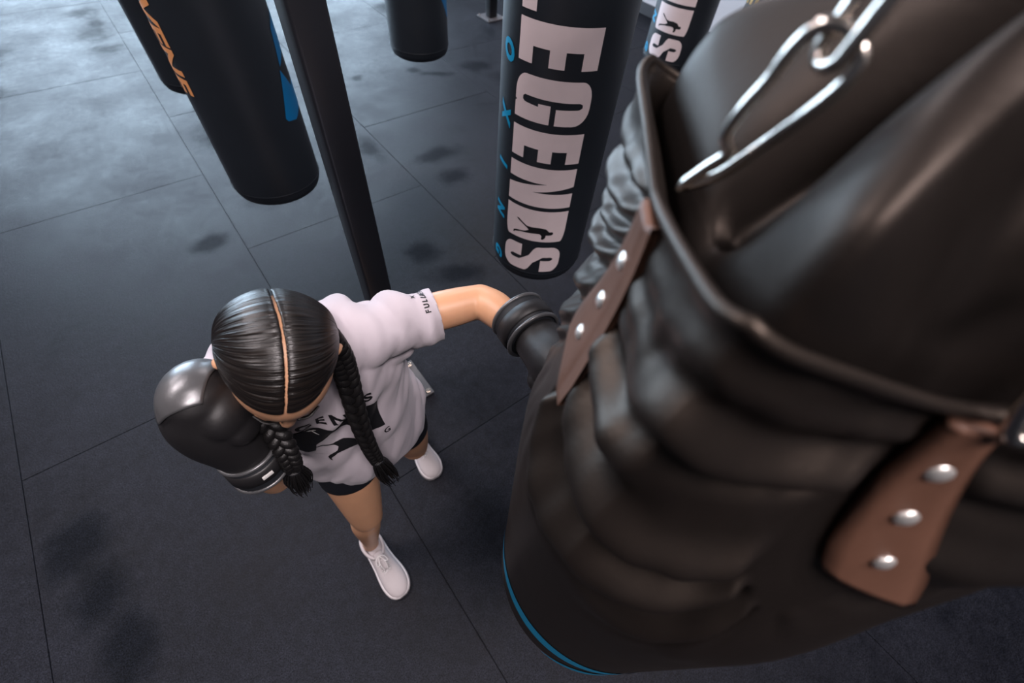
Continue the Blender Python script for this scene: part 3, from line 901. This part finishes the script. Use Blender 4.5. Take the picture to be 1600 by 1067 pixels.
# head
heads.append(ellipsoid(hq(0, -.012, .020), (.0745, .095, .0985), HM, 32, 24))
heads.append(ellipsoid(hq(0, .028, -.035), (.060, .062, .078), HM, 28, 20))
heads.append(limb([K(hq(0, .050, -.060), .042, .045), K(hq(0, .062, -.098), .022, .026)], 16, 8))
for s in (-1, 1):
    heads.append(limb([K(hq(s * .058, -.01, -.045), .022), K(hq(s * .045, .030, -.085), .020), K(hq(s * .012, .064, -.104), .016)], 14, 10))
    heads.append(ellipsoid(hq(s * .040, .056, -.034), (.022, .020, .020), HM, 16, 12))       # cheek
    heads.append(limb([K(hq(s * .010, .078, .012), .009), K(hq(s * .028, .074, .014), .009), K(hq(s * .046, .060, .010), .007)], 12, 10))        # brow
    heads.append(limb([K(hq(s * .074, -.012, .014), .009, .014), K(hq(s * .078, -.016, -.006), .007, .016), K(hq(s * .073, -.008, -.028), .006, .009)], 12, 10))  # ear
# nose
heads.append(limb([K(hq(0, .082, .006), .008, .008), K(hq(0, .093, -.014), .009, .010), K(hq(0, .105, -.032), .011, .013)], 14, 10))
for s in (-1, 1): heads.append(ellipsoid(hq(s * .011, .094, -.037), (.009, .011, .008), HM, 14, 10))
heads.append(ellipsoid(hq(0, .083, -.062), (.024, .010, .008), HM, 16, 10))
heads.append(ellipsoid(hq(0, .078, -.074), (.020, .010, .008), HM, 16, 10))
hv_, hf2 = join(*heads)
shapes.append(([HC + (v - HC) * HS for v in hv_], hf2))
# arms
shapes.append(limb([K(mid(NECK, J['shL'], .45, (0, 0, -.050)), .040), K(J['shL'] + V((0, 0, -.010)), .042), K(mid(J['shL'], J['elL'], .4), .042), K(mid(J['shL'], J['elL'], .75), .041), K(J['elL'], .036)], 20))
shapes.append(limb([K(J['elL'], .0365), K(mid(J['elL'], J['wrL'], .25, (.004, 0, 0)), .039), K(mid(J['elL'], J['wrL'], .6), .033), K(J['wrL'], .026), K(J['hdL'], .030)], 20))
shapes.append(limb([K(mid(NECK, J['shR'], .45, (0, 0, -.05)), .040), K(J['shR'] + V((.004, 0, -.012)), .041), K(mid(J['shR'], J['elR'], .4), .040), K(J['elR'], .035)], 20))
shapes.append(limb([K(J['elR'], .035), K(mid(J['elR'], J['wrR'], .3), .038), K(mid(J['elR'], J['wrR'], .65), .032), K(J['wrR'], .026), K(J['hdR'], .030)], 20))
# legs
def leg(h, k, a, calf, thigh):
    shapes.append(limb([K(h + V((0, .005, .02)), .086), K(h, .092), K(mid(h, k, .3, thigh), .083), K(mid(h, k, .65, thigh), .068), K(k + V((0, 0, .03)), .054), K(k, .050)], 24, 30))
    shapes.append(limb([K(k, .050), K(mid(k, a, .12, calf), .046), K(mid(k, a, .32, calf), .051), K(mid(k, a, .6, (calf[0] * .5, calf[1] * .5, 0)), .041), K(mid(k, a, .85), .031), K(a, .031), K(a + V((0, 0, -.035)), .028)], 20, 30))
    shapes.append(ellipsoid(k + V((0, -.030, .004)), (.032, .020, .036)))
leg(J['hiR'], J['knR'], J['anR'], (-.003, .014, 0), (-.004, -.012, 0))
leg(J['hiL'], J['knL'], J['anL'], (.004, .012, 0), (.006, -.006, 0))
body_vf = fuse(join(*shapes), 0.0048, 5)
mesh('body', body_vf, M_skin, person)
# eyes, brows, lips
for s in (-1, 1):
    e = mesh('eye', ellipsoid(hp(s * .031, .074, -.004), (.0125, .0125, .0115), HM, 20, 14), M_eye, person)
    mesh('iris', ellipsoid(hp(s * .030, .0848, -.0085), (.0058, .0036, .0058), HM, 14, 10), M_iris, e)
    lv, lf = ellipsoid((0, 0, 0), (.0131, .0131, .0122), None, 24, 16)
    tl = Matrix.Rotation(rad(-14), 3, 'X')
    mesh('eyelid', ([hp(s * .031, .074, -.004) + HM @ (tl @ V((v.x, v.y, max(v.z, -.0012)))) for v in lv], lf), M_skin, e)
    mesh('eyebrow', limb([K(hp(s * .014, .0885, .012), .0016, .003), K(hp(s * .030, .0860, .015), .0016, .003), K(hp(s * .045, .0735, .012), .0012, .002)], 8, 10), M_hair2, person)
mesh('lips', join(limb([K(hp(-.022, .085, -.066), .002), K(hp(-.008, .094, -.063), .0045), K(hp(.008, .094, -.063), .0045), K(hp(.022, .085, -.066), .002)], 10, 14),
                  limb([K(hp(-.020, .085, -.067), .002), K(hp(0, .091, -.073), .0055), K(hp(.020, .085, -.067), .002)], 10, 14)), M_lip, person)

# hair: two swept halves with a parting between them
def hair_half(s):
    NA_, NB_ = 260, 46; AR, AF, AU = .0865, .105, .112
    vs, fs, uvs = [], [], []
    for i in range(NA_ + 1):
        al = rad(52 + (212 - 52) * i / NA_)
        part = rad(1.15 + .8 * noise.noise(V((al * 5, s * 3, 0))) + .6 * noise.noise(V((al * 40, s * 7, 2))))
        mid_shift = .0050 * math.sin(al * 2.3 + .4)                 # the parting wavers
        for j in range(NB_ + 1):
            be = part + (rad(88) - part) * (j / NB_)
            k = math.cos(be)
            rdg = .0011 * noise.noise(V((al * 16, be * 1.3 + s * 4, 1))) + .0007 * noise.noise(V((al * 46, be * 1.6 + s * 4, 5)))
            rdg += -.0022 * math.exp(-(be / rad(3.6)) ** 2)
            # hair is pulled back and down to the plaits: shift the side pole behind the ear
            sp = math.sin(be) ** 3
            g = 1 + rdg / .1
            r = s * AR * math.sin(be) * g; f = AF * math.cos(al) * k * g - .022 * sp - .012; u = AU * math.sin(al) * k * g - .022 * sp + .010
            # front hairline rises over the temples
            if al < rad(80):
                f -= .012 * (1 - al / rad(80)) * math.sin(be * 2) ** 2
            vs.append(hp(r + mid_shift * (1 - j / NB_), f, u)); uvs.append((i / NA_, j / NB_))
    W = NB_ + 1
    for i in range(NA_):
        for j in range(NB_):
            q = (i * W + j, (i + 1) * W + j, (i + 1) * W + j + 1, i * W + j + 1)
            fs.append(q if s > 0 else q[::-1])
    return vs, fs, uvs
hv, hf_, hu = [], [], []
for s in (-1, 1):
    a_, b_, c_ = hair_half(s); k = len(hv); hv += a_; hf_ += [tuple(i + k for i in q) for q in b_]; hu += c_
hair = mesh('hair', (hv, hf_), M_hair, person)
ul = hair.data.uv_layers.new(name='UVMap')
for lp in hair.data.loops: ul.data[lp.index].uv = hu[lp.vertex_index]
sol = hair.modifiers.new('thickness', 'SOLIDIFY'); sol.thickness = .004; sol.offset = -1

def plait(path, rad0, turns, name='braid'):
    P = [V(p) for p in smooth_path(path, 150)]; fr = frames(P); shp = []
    for k in range(3):
        pts, rr = [], []
        for i, p in enumerate(P):
            t = i / 150; q = t * turns * 2 * PI + k * 2 * PI / 3; a = rad0 * (1 - .35 * t)
            T, N, B = fr[i]
            pts.append(p + B * (a * .95 * math.sin(q)) + N * (a * .45 * math.sin(2 * q))); rr.append(a * .74)
        shp.append(tube(pts, rr, 10))
    o = mesh(name, join(*shp), M_hair2, person)
    o['label'] = 'black plaited hair'
    # loose tuft below the band
    T = (P[-1] - P[-4]).normalized(); e = P[-1]; tf = []
    r0 = rad0 * .6
    for k in range(130):
        d = V((random.gauss(0, 1), random.gauss(0, 1), random.gauss(0, 1))); d = d - d.dot(T) * T
        d = d.normalized() * random.random() ** .5
        ln = random.uniform(.055, .105); sw = TUFT * random.uniform(.3, 1.0)
        q = [e - T * .004 + d * r0, e + T * ln * .35 + d * r0 * 2.2 + sw * .25, e + T * ln * .7 + d * r0 * 2.6 + sw * .6, e + T * ln + d * r0 * 2.0 + sw]
        tf.append(tube([V(p) for p in smooth_path(q, 8)], [.0024 * (1 - .09 * i) for i in range(9)], 5))
    mesh('hair_tuft', join(*tf), M_hair2, o)
    mesh('hair_tie', tube([e + fr[-1][1] * (r0 * 1.25 * math.cos(q)) + fr[-1][2] * (r0 * 1.25 * math.sin(q)) for q in [2 * PI * i / 20 for i in range(20)]], .0035, 8, closed=True), M_ink, o)
TUFT = V((.012, -.022, -.01))
plait([hp(-.068, -.030, -.050), V((0.056, 0.490, 1.375)), V((0.053, 0.488, 1.30)), V((0.040, 0.486, 1.15)), V((0.036, 0.482, 1.02)), V((0.038, 0.476, .955))], .0155, 7.5)
TUFT = V((.006, -.012, -.012))
plait([hp(.068, -.030, -.055), V((-.082, 0.475, 1.36)), V((-.086, 0.440, 1.30)), V((-.092, 0.428, 1.25)), V((-.098, 0.432, 1.215))], .0150, 4.5)

# t-shirt
sh = []
sh.append(limb([(0.060, 0.662, 0.76, 0.144, 0.182), (0.060, 0.658, 0.83, 0.141, 0.180), (0.057, 0.650, 0.95, 0.124, 0.164), (0.050, 0.642, 1.10, 0.112, 0.156), (0.044, 0.630, 1.17, 0.116, 0.158),
                (0.034, 0.620, 1.235, 0.106, 0.152), (0.026, 0.608, 1.297, 0.076, 0.108), (0.022, 0.598, 1.340, .056, .062)], 32, 36, ref=(0, 1, 0)))
sh.append(limb([K(NECK + V((0, .012, -.05)), .070), K(NECK + V((0, -.006, .045)), .053)], 20, 8))
SLL = [V((0.080, 0.600, 1.258)), V((0.155, 0.584, 1.270)), V((0.225, 0.566, 1.272)), V((0.330, 0.540, 1.268))]
SLR = [V((-0.04, 0.628, 1.258)), V((-0.108, 0.642, 1.268)), V((-0.140, 0.614, 1.215)), V((-0.165, 0.572, 1.12))]
sh.append(limb([K(SLL[0], .074), K(SLL[1], .060), K(SLL[2], .055), K(SLL[3], .054)], 24, 20))
sh.append(limb([K(SLR[0], .074), K(SLR[1], .060), K(SLR[2], .058), K(SLR[3], .056)], 24, 20))
# cloth between sleeve and side
sh.append(limb([(0.10, .612, 1.20, .08, .07), (0.18, 0.592, 1.222, .052, .05)], 20, 8))
sv, sf = fuse(join(*sh), 0.0055, 6)
bm = bmesh.new()
for v in sv: bm.verts.new(v)
bm.verts.ensure_lookup_table()
for f in sf: bm.faces.new([bm.verts[i] for i in f])
def cut(co, no, keep_if):
    g = [f for f in bm.faces if keep_if(f.calc_center_median())]
    ge = list({e for f in g for e in f.edges}); gv = list({v for f in g for v in f.verts})
    bmesh.ops.bisect_plane(bm, geom=gv + ge + g, dist=1e-5, plane_co=co, plane_no=no, clear_outer=True)
cut(V((0, 0, .868)), V((.10, -.18, -1)).normalized(), lambda c: c.z < .98)
EL = SLL[2].lerp(SLL[3], .50); NL = (SLL[3] - SLL[2]).normalized()
cut(EL, (NL + V((.0, .0, .05))).normalized(), lambda c: c.x > .22 and c.z > 1.10)
ER = SLR[2].lerp(SLR[3], .30); NR = (SLR[3] - SLR[2]).normalized()
cut(ER, NR, lambda c: c.x < -.112 and c.z < 1.24 and c.z > .98 and ((c - ER) - NR * (c - ER).dot(NR)).length < .07)
cut(NECK + V((0, -.004, .030)), V((0, -.45, 1)).normalized(), lambda c: math.hypot(c.x - NECK.x, c.y - NECK.y) < .078 and c.z > 1.315)
bmesh.ops.recalc_face_normals(bm, faces=bm.faces[:])
bm.normal_update()
arm = V((0.19, 0.60, 1.22))
for v in bm.verts:
    p = v.co; q = p - arm
    # drag lines from the raised shoulder down across the body, plus loose creases
    d1 = V((-.45, -.15, -.88)).normalized(); d2 = d1.cross(V((0, 1, 0))).normalized()
    f = 0.0
    s1 = q.dot(d2); l1 = q.dot(d1)
    f += .003 + .0160 * noise.noise(V((s1 * 26, l1 * 4.5, p.y * 6))) + .0055 * noise.noise(V((s1 * 55, l1 * 8, p.y * 12 + 4)))
    f += .0050 * noise.noise(V((p.x * 7, p.y * 7, p.z * 9 + 3)))
    f += .013 * (.28 - abs(noise.noise(V((s1 * 17 + 2, l1 * 3.2, p.y * 5 + 7))))) * smoothstep(1.32, 1.22, p.z)
    # rolls across the shoulder
    sx = smoothstep(.06, .16, p.x) * smoothstep(1.19, 1.25, p.z)
    f += sx * .0075 * math.sin(p.x * 62 + p.y * 22 + 2.2 * noise.noise(p * 12))
    sr = smoothstep(1.0, .84, p.z)
    ang = math.atan2(p.y - .66, p.x - .06)
    f += sr * .007 * math.sin(ang * 6 + 1.0)
    hd = abs((p - V((0, 0, .868))).dot(V((.10, -.18, -1)).normalized()))
    f *= .35 + .65 * smoothstep(0, .05, hd) if p.z < .95 else 1
    f *= .15 + .85 * smoothstep(0, .03, abs((p - EL).dot(NL))) if p.x > .2 and p.z > 1.1 else 1
    v.co = p + v.normal * max(f, -.004 if p.z > 1.18 else (-.002 if p.z < 1.0 else -.010))
bmesh.ops.smooth_vert(bm, verts=bm.verts[:], factor=.5, use_axis_x=True, use_axis_y=True, use_axis_z=True)
bm.verts.index_update()
shirt_vf = ([v.co.copy() for v in bm.verts], [tuple(v.index for v in f.verts) for f in bm.faces])
bm.free()
shirt = mesh('t_shirt', shirt_vf, M_shirt, person)
so = shirt.modifiers.new('thickness', 'SOLIDIFY'); so.thickness = .0030; so.offset = 1
SH_BVH = BVHTree.FromPolygons([tuple(v) for v in shirt_vf[0]], shirt_vf[1])

# shirt print: letters, black block, emblem; laid on the chest
def chest(x0, z0, ang, lift=.0052, k=1.0):
    ca, sa = math.cos(ang), math.sin(ang)
    def fn(x, y):
        X = x0 + (x * ca - y * sa) * k; Z = z0 + (x * sa + y * ca) * k
        hit = SH_BVH.ray_cast(V((X, .20, Z)), V((0, 1, 0)))
        if hit[0] is None: return None
        n_ = hit[1] if hit[1].y < 0 else -hit[1]
        return hit[0] + n_ * lift
    return fn
PRX, PRZ, PRA = -0.022, 1.067, 0.0
fn = chest(PRX, PRZ, PRA)
for i, ch in enumerate('LEGENDS'):
    print_on('shirt_letter', text2d(ch, .040, .0014, .006), chest(PRX + (i - 3) * .0335, PRZ + .098, 0), M_ink, shirt)
print_on('shirt_block', poly_to_tris([[(-.115, -.062), (.115, -.062), (.115, .066), (-.115, .066)]], .006), fn, M_ink, shirt)
for i, ch in enumerate('BOXING'):
    lit = i < 5
    print_on('shirt_letter', text2d(ch, .026, .0006, .008), chest(PRX + (i - 2.5) * .046, PRZ + .045 if lit else PRZ - .085, 0, .0064), M_tagw if lit else M_ink, shirt)
fig = [((y - .5) * .15, (.5 - x) * .17) for x, y in BOXER]
print_on('shirt_emblem', poly_to_tris([[(-.06, -.05), (.05, -.055), (.062, .012), (.03, .04), (-.01, .052), (-.045, .02)]], .006), chest(PRX + .012, PRZ - .035, 0, .0062), M_shirt, shirt)
print_on('shirt_emblem', poly_to_tris([fig], .006), chest(PRX + .012, PRZ - .040, .25, .0072), M_ink, shirt)
# sleeve print: letters run round the cuff of the sleeve
sl_dir = NL
def sleeve(pos, up, lift=.0042):
    def fn(x, y):
        ang = SL_A0 + (pos - x) / .062
        d = (V((0, 0, 1)) * math.cos(ang) + V((0, -1, 0)) * math.sin(ang)); d = (d - d.dot(sl_dir) * sl_dir).normalized()
        o = EL - sl_dir * (up + y) ; hit = SH_BVH.ray_cast(o + d * .20, -d)
        return None if hit[0] is None else hit[0] + d * lift
    return fn
SL_A0 = 0.35
for i, ch in enumerate('FULLMETAL'):
    print_on('sleeve_letter', text2d(ch, .0145, .0007, .006), sleeve(-(i - 1) * .0125, .024), M_ink, shirt)
print_on('sleeve_emblem', poly_to_tris([[(-.006, -.004), (0, -.001), (.006, -.005), (.002, .002), (.006, .006), (-.001, .003), (-.006, .006), (-.003, 0)]], .004), sleeve(-.030, .044), M_ink, shirt)

# shorts
st = []
st.append(limb([(0.062, 0.668, 0.80, 0.110, 0.150), (0.062, 0.668, 0.88, 0.110, 0.155), (0.058, 0.660, 0.95, 0.100, 0.140)], 28, 16, ref=(0, 1, 0)))
for h, k, th in ((J['hiR'], J['knR'], (-.004, -.012, 0)), (J['hiL'], J['knL'], (.006, -.006, 0))):
    st.append(limb([K(h + V((0, .005, .02)), .088), K(h, .0945), K(mid(h, k, .3, th), .0865), K(mid(h, k, .6, th), .0755)], 24, 20))
tv, tf = fuse(join(*st), 0.0055, 4)
bm = bmesh.new()
for v in tv: bm.verts.new(v)
bm.verts.ensure_lookup_table()
for f in tf: bm.faces.new([bm.verts[i] for i in f])
cutR = mid(J['hiR'], J['knR'], SHORT_R); cutL = mid(J['hiL'], J['knL'], SHORT_L)
cut(cutR, (J['knR'] - J['hiR']).normalized(), lambda c: c.x < .055 and c.z < .78)
cut(cutL, (J['knL'] - J['hiL']).normalized(), lambda c: c.x >= .055 and c.z < .78)
bm.verts.index_update()
vf = ([v.co.copy() for v in bm.verts], [tuple(v.index for v in f.verts) for f in bm.faces]); bm.free()
o = mesh('shorts', vf, M_short, person)
so = o.modifiers.new('thickness', 'SOLIDIFY'); so.thickness = .0025; so.offset = 0

# shoes
def shoe(heel, toe):
    d = (toe - heel); L_ = d.length; d.normalize(); s = V((-d.y, d.x, 0))
    #      along, centre shift, half width, height of the upper
    ST = [(0.00, 0, .020, .058), (.03, 0, .032, .078), (.12, 0, .036, .088), (.24, 0, .037, .090), (.36, 0, .038, .084), (.50, .001, .041, .070), (.64, .002, .046, .057), (.78, .002, .047, .047), (.90, .001, .040, .039), (.97, 0, .027, .031), (1.0, 0, .012, .024)]
    vs, fs = [], []; n = 18
    P = smooth_path(ST, 30)
    for (t, c, w, h) in P:
        b = heel + d * (L_ * t) + s * c
        for k in range(n):
            a = 2 * PI * k / n; x = math.cos(a); y = math.sin(a)
            z = .014 + (h - .014) * (max(0, y) ** .75) if y > 0 else .014 + .010 * y
            vs.append(b + s * (w * (abs(x) ** .8) * (1 if x >= 0 else -1)) + V((0, 0, z)))
    for i in range(len(P) - 1):
        for k in range(n):
            l = (k + 1) % n; fs.append((i * n + k, i * n + l, (i + 1) * n + l, (i + 1) * n + k))
    fs.append(tuple(range(n - 1, -1, -1))); fs.append(tuple((len(P) - 1) * n + k for k in range(n)))
    o = mesh('shoe', (vs, fs), M_shoe, person)
    # sole
    out = []
    for (t, c, w, h) in P: out.append(heel + d * (L_ * t * 1.02 - .003) + s * (c + w * 1.10 + .001))
    for (t, c, w, h) in reversed(P): out.append(heel + d * (L_ * t * 1.02 - .003) + s * (c - w * 1.10 - .001))
    m_ = len(out); vs = [p + V((0, 0, .001)) for p in out] + [p + V((0, 0, .020)) for p in out] + [p + V((0, 0, .024)) + (heel.lerp(toe, .5) - p) * .04 for p in out]
    fs = [tuple(range(m_ - 1, -1, -1))] + [(i + q * m_, (i + 1) % m_ + q * m_, (i + 1) % m_ + (q + 1) * m_, i + (q + 1) * m_) for q in (0, 1) for i in range(m_)] + [tuple(range(2 * m_, 3 * m_))]
    mesh('sole', (vs, fs), M_sole, o, False)
    # collar, tongue and laces
    c0 = heel + d * (L_ * .20)
    mesh('collar', tube([c0 + d * (.058 * math.cos(q)) + s * (.037 * math.sin(q)) + V((0, 0, .086 - .006 * math.cos(q))) for q in [2 * PI * i / 28 for i in range(28)]], .0065, 8, closed=True), M_shoe, o)
    mesh('tongue', limb([K(heel + d * (L_ * .36) + V((0, 0, .092)), .006, .018), K(heel + d * (L_ * .46) + V((0, 0, .078)), .006, .018), K(heel + d * (L_ * .58) + V((0, 0, .064)), .005, .014)], 12, 10, ref=(0, 0, 1)), M_shoe, o)
    for k in range(5):
        t = .39 + .052 * k; z = .094 - .0075 * k
        for sg in (-1, 1):
            a = heel + d * (L_ * t) + s * (sg * .019) + V((0, 0, z - .006)); b = heel + d * (L_ * (t + .045)) - s * (sg * .019) + V((0, 0, z - .012))
            mesh('lace', tube([a, a.lerp(b, .5) + V((0, 0, .005)), b], .0022, 6), M_lace, o)
    bow = heel + d * (L_ * .40) + V((0, 0, .096))
    for sg in (-1, 1):
        mesh('lace', tube([V(p) for p in smooth_path([bow, bow + s * (sg * .016) + d * .014 + V((0, 0, .006)), bow + s * (sg * .022) + d * .034, bow + s * (sg * .012) + d * .030 - V((0, 0, .004)), bow], 14)], .0019, 6), M_lace, o)
        mesh('lace', tube([V(p) for p in smooth_path([bow, bow + s * (sg * .010) + d * .030 - V((0, 0, .002)), bow + s * (sg * .006) + d * .062 - V((0, 0, .022))], 10)], .0018, 6), M_lace, o)
shoe(V((-.108, .622, 0)), V((-.100, .352, 0)))
shoe(V((.264, .925, 0)), V((.246, .676, 0)))

# boxing gloves: local x = thumb side, y = back of the hand, z = wrist to knuckles
def glove(M, panel, tagpos, sc=1.0, cs=1.0):
    M = M @ Matrix.Scale(sc, 4)
    def tr(vf): return xform(vf, M)
    def trc(vf): return xform(vf, M @ Matrix.Diagonal((cs, cs, 1, 1)))
    g = []
    g.append(limb([(0, 0, -.008, .046, .048), (0, .004, .03, .052, .056), (0, .010, .075, .060, .066), (0, .012, .115, .060, .067), (0, .002, .150, .050, .060)], 28, 20, ref=(0, 1, 0)))
    g.append(ellipsoid((0, -.026, .118), (.060, .040, .048)))                       # curled fingers
    g.append(ellipsoid((0, -.040, .085), (.052, .026, .036)))
    body = fuse(join(*g), .004, 6)
    hand = mesh('boxing_glove', tr(body), M_glv, person)
    hand['label'] = 'black leather boxing glove'
    th = fuse(limb([(.040, .000, .030, .022), (.062, -.014, .062, .024), (.062, -.034, .098, .022), (.046, -.048, .124, .018)], 18, 20), .004, 3)
    mesh('thumb', tr(th), M_glv, hand)
    mesh('cuff', trc(lathe([(.036, -.002), (.044, -.004), (.0475, -.006), (.0485, -.045), (.0495, -.066), (.047, -.070), (.043, -.069), (.041, -.03), (.038, -.002)], 40)), M_cuff, hand)
    for z in (-.067, -.006):
        mesh('cuff_binding', trc(tube([V((.0485 * math.cos(q), .0485 * math.sin(q), z)) for q in [2 * PI * i / 40 for i in range(40)]], .0042, 8, closed=True)), M_glvs, hand)
    mesh('wrist_strap', trc(lathe([(.0488, -.018), (.052, -.020), (.0525, -.048), (.0492, -.050)], 40)), M_glv, hand)
    v_, f_ = box((0, 0, 0), (.020, .003, .008), .001)
    a = tagpos; Mt = M @ Matrix.Translation(V((.053 * cs * math.cos(a), .053 * cs * math.sin(a), -.034))) @ Matrix.Rotation(a - PI / 2, 4, 'Z')
    mesh('label_tag', xform((v_, f_), Mt), M_tagw, hand)
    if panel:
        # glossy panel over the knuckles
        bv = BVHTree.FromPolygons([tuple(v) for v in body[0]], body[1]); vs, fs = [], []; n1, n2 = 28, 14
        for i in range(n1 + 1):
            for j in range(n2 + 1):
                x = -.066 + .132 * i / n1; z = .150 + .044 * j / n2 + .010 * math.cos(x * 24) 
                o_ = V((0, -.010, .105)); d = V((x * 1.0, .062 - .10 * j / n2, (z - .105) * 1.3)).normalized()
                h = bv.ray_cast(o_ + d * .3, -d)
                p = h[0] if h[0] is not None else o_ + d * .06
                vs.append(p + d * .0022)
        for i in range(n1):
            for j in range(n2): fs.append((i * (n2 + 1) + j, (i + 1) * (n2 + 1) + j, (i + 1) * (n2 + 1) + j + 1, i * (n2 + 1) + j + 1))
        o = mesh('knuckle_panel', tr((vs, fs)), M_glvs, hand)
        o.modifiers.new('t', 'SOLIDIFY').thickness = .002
def frame(origin, zdir, ydir):
    z = V(zdir).normalized(); y = V(ydir); y = (y - y.dot(z) * z).normalized(); x = y.cross(z)
    m = Matrix((x, y, z)).transposed().to_4x4(); m.translation = V(origin); return m
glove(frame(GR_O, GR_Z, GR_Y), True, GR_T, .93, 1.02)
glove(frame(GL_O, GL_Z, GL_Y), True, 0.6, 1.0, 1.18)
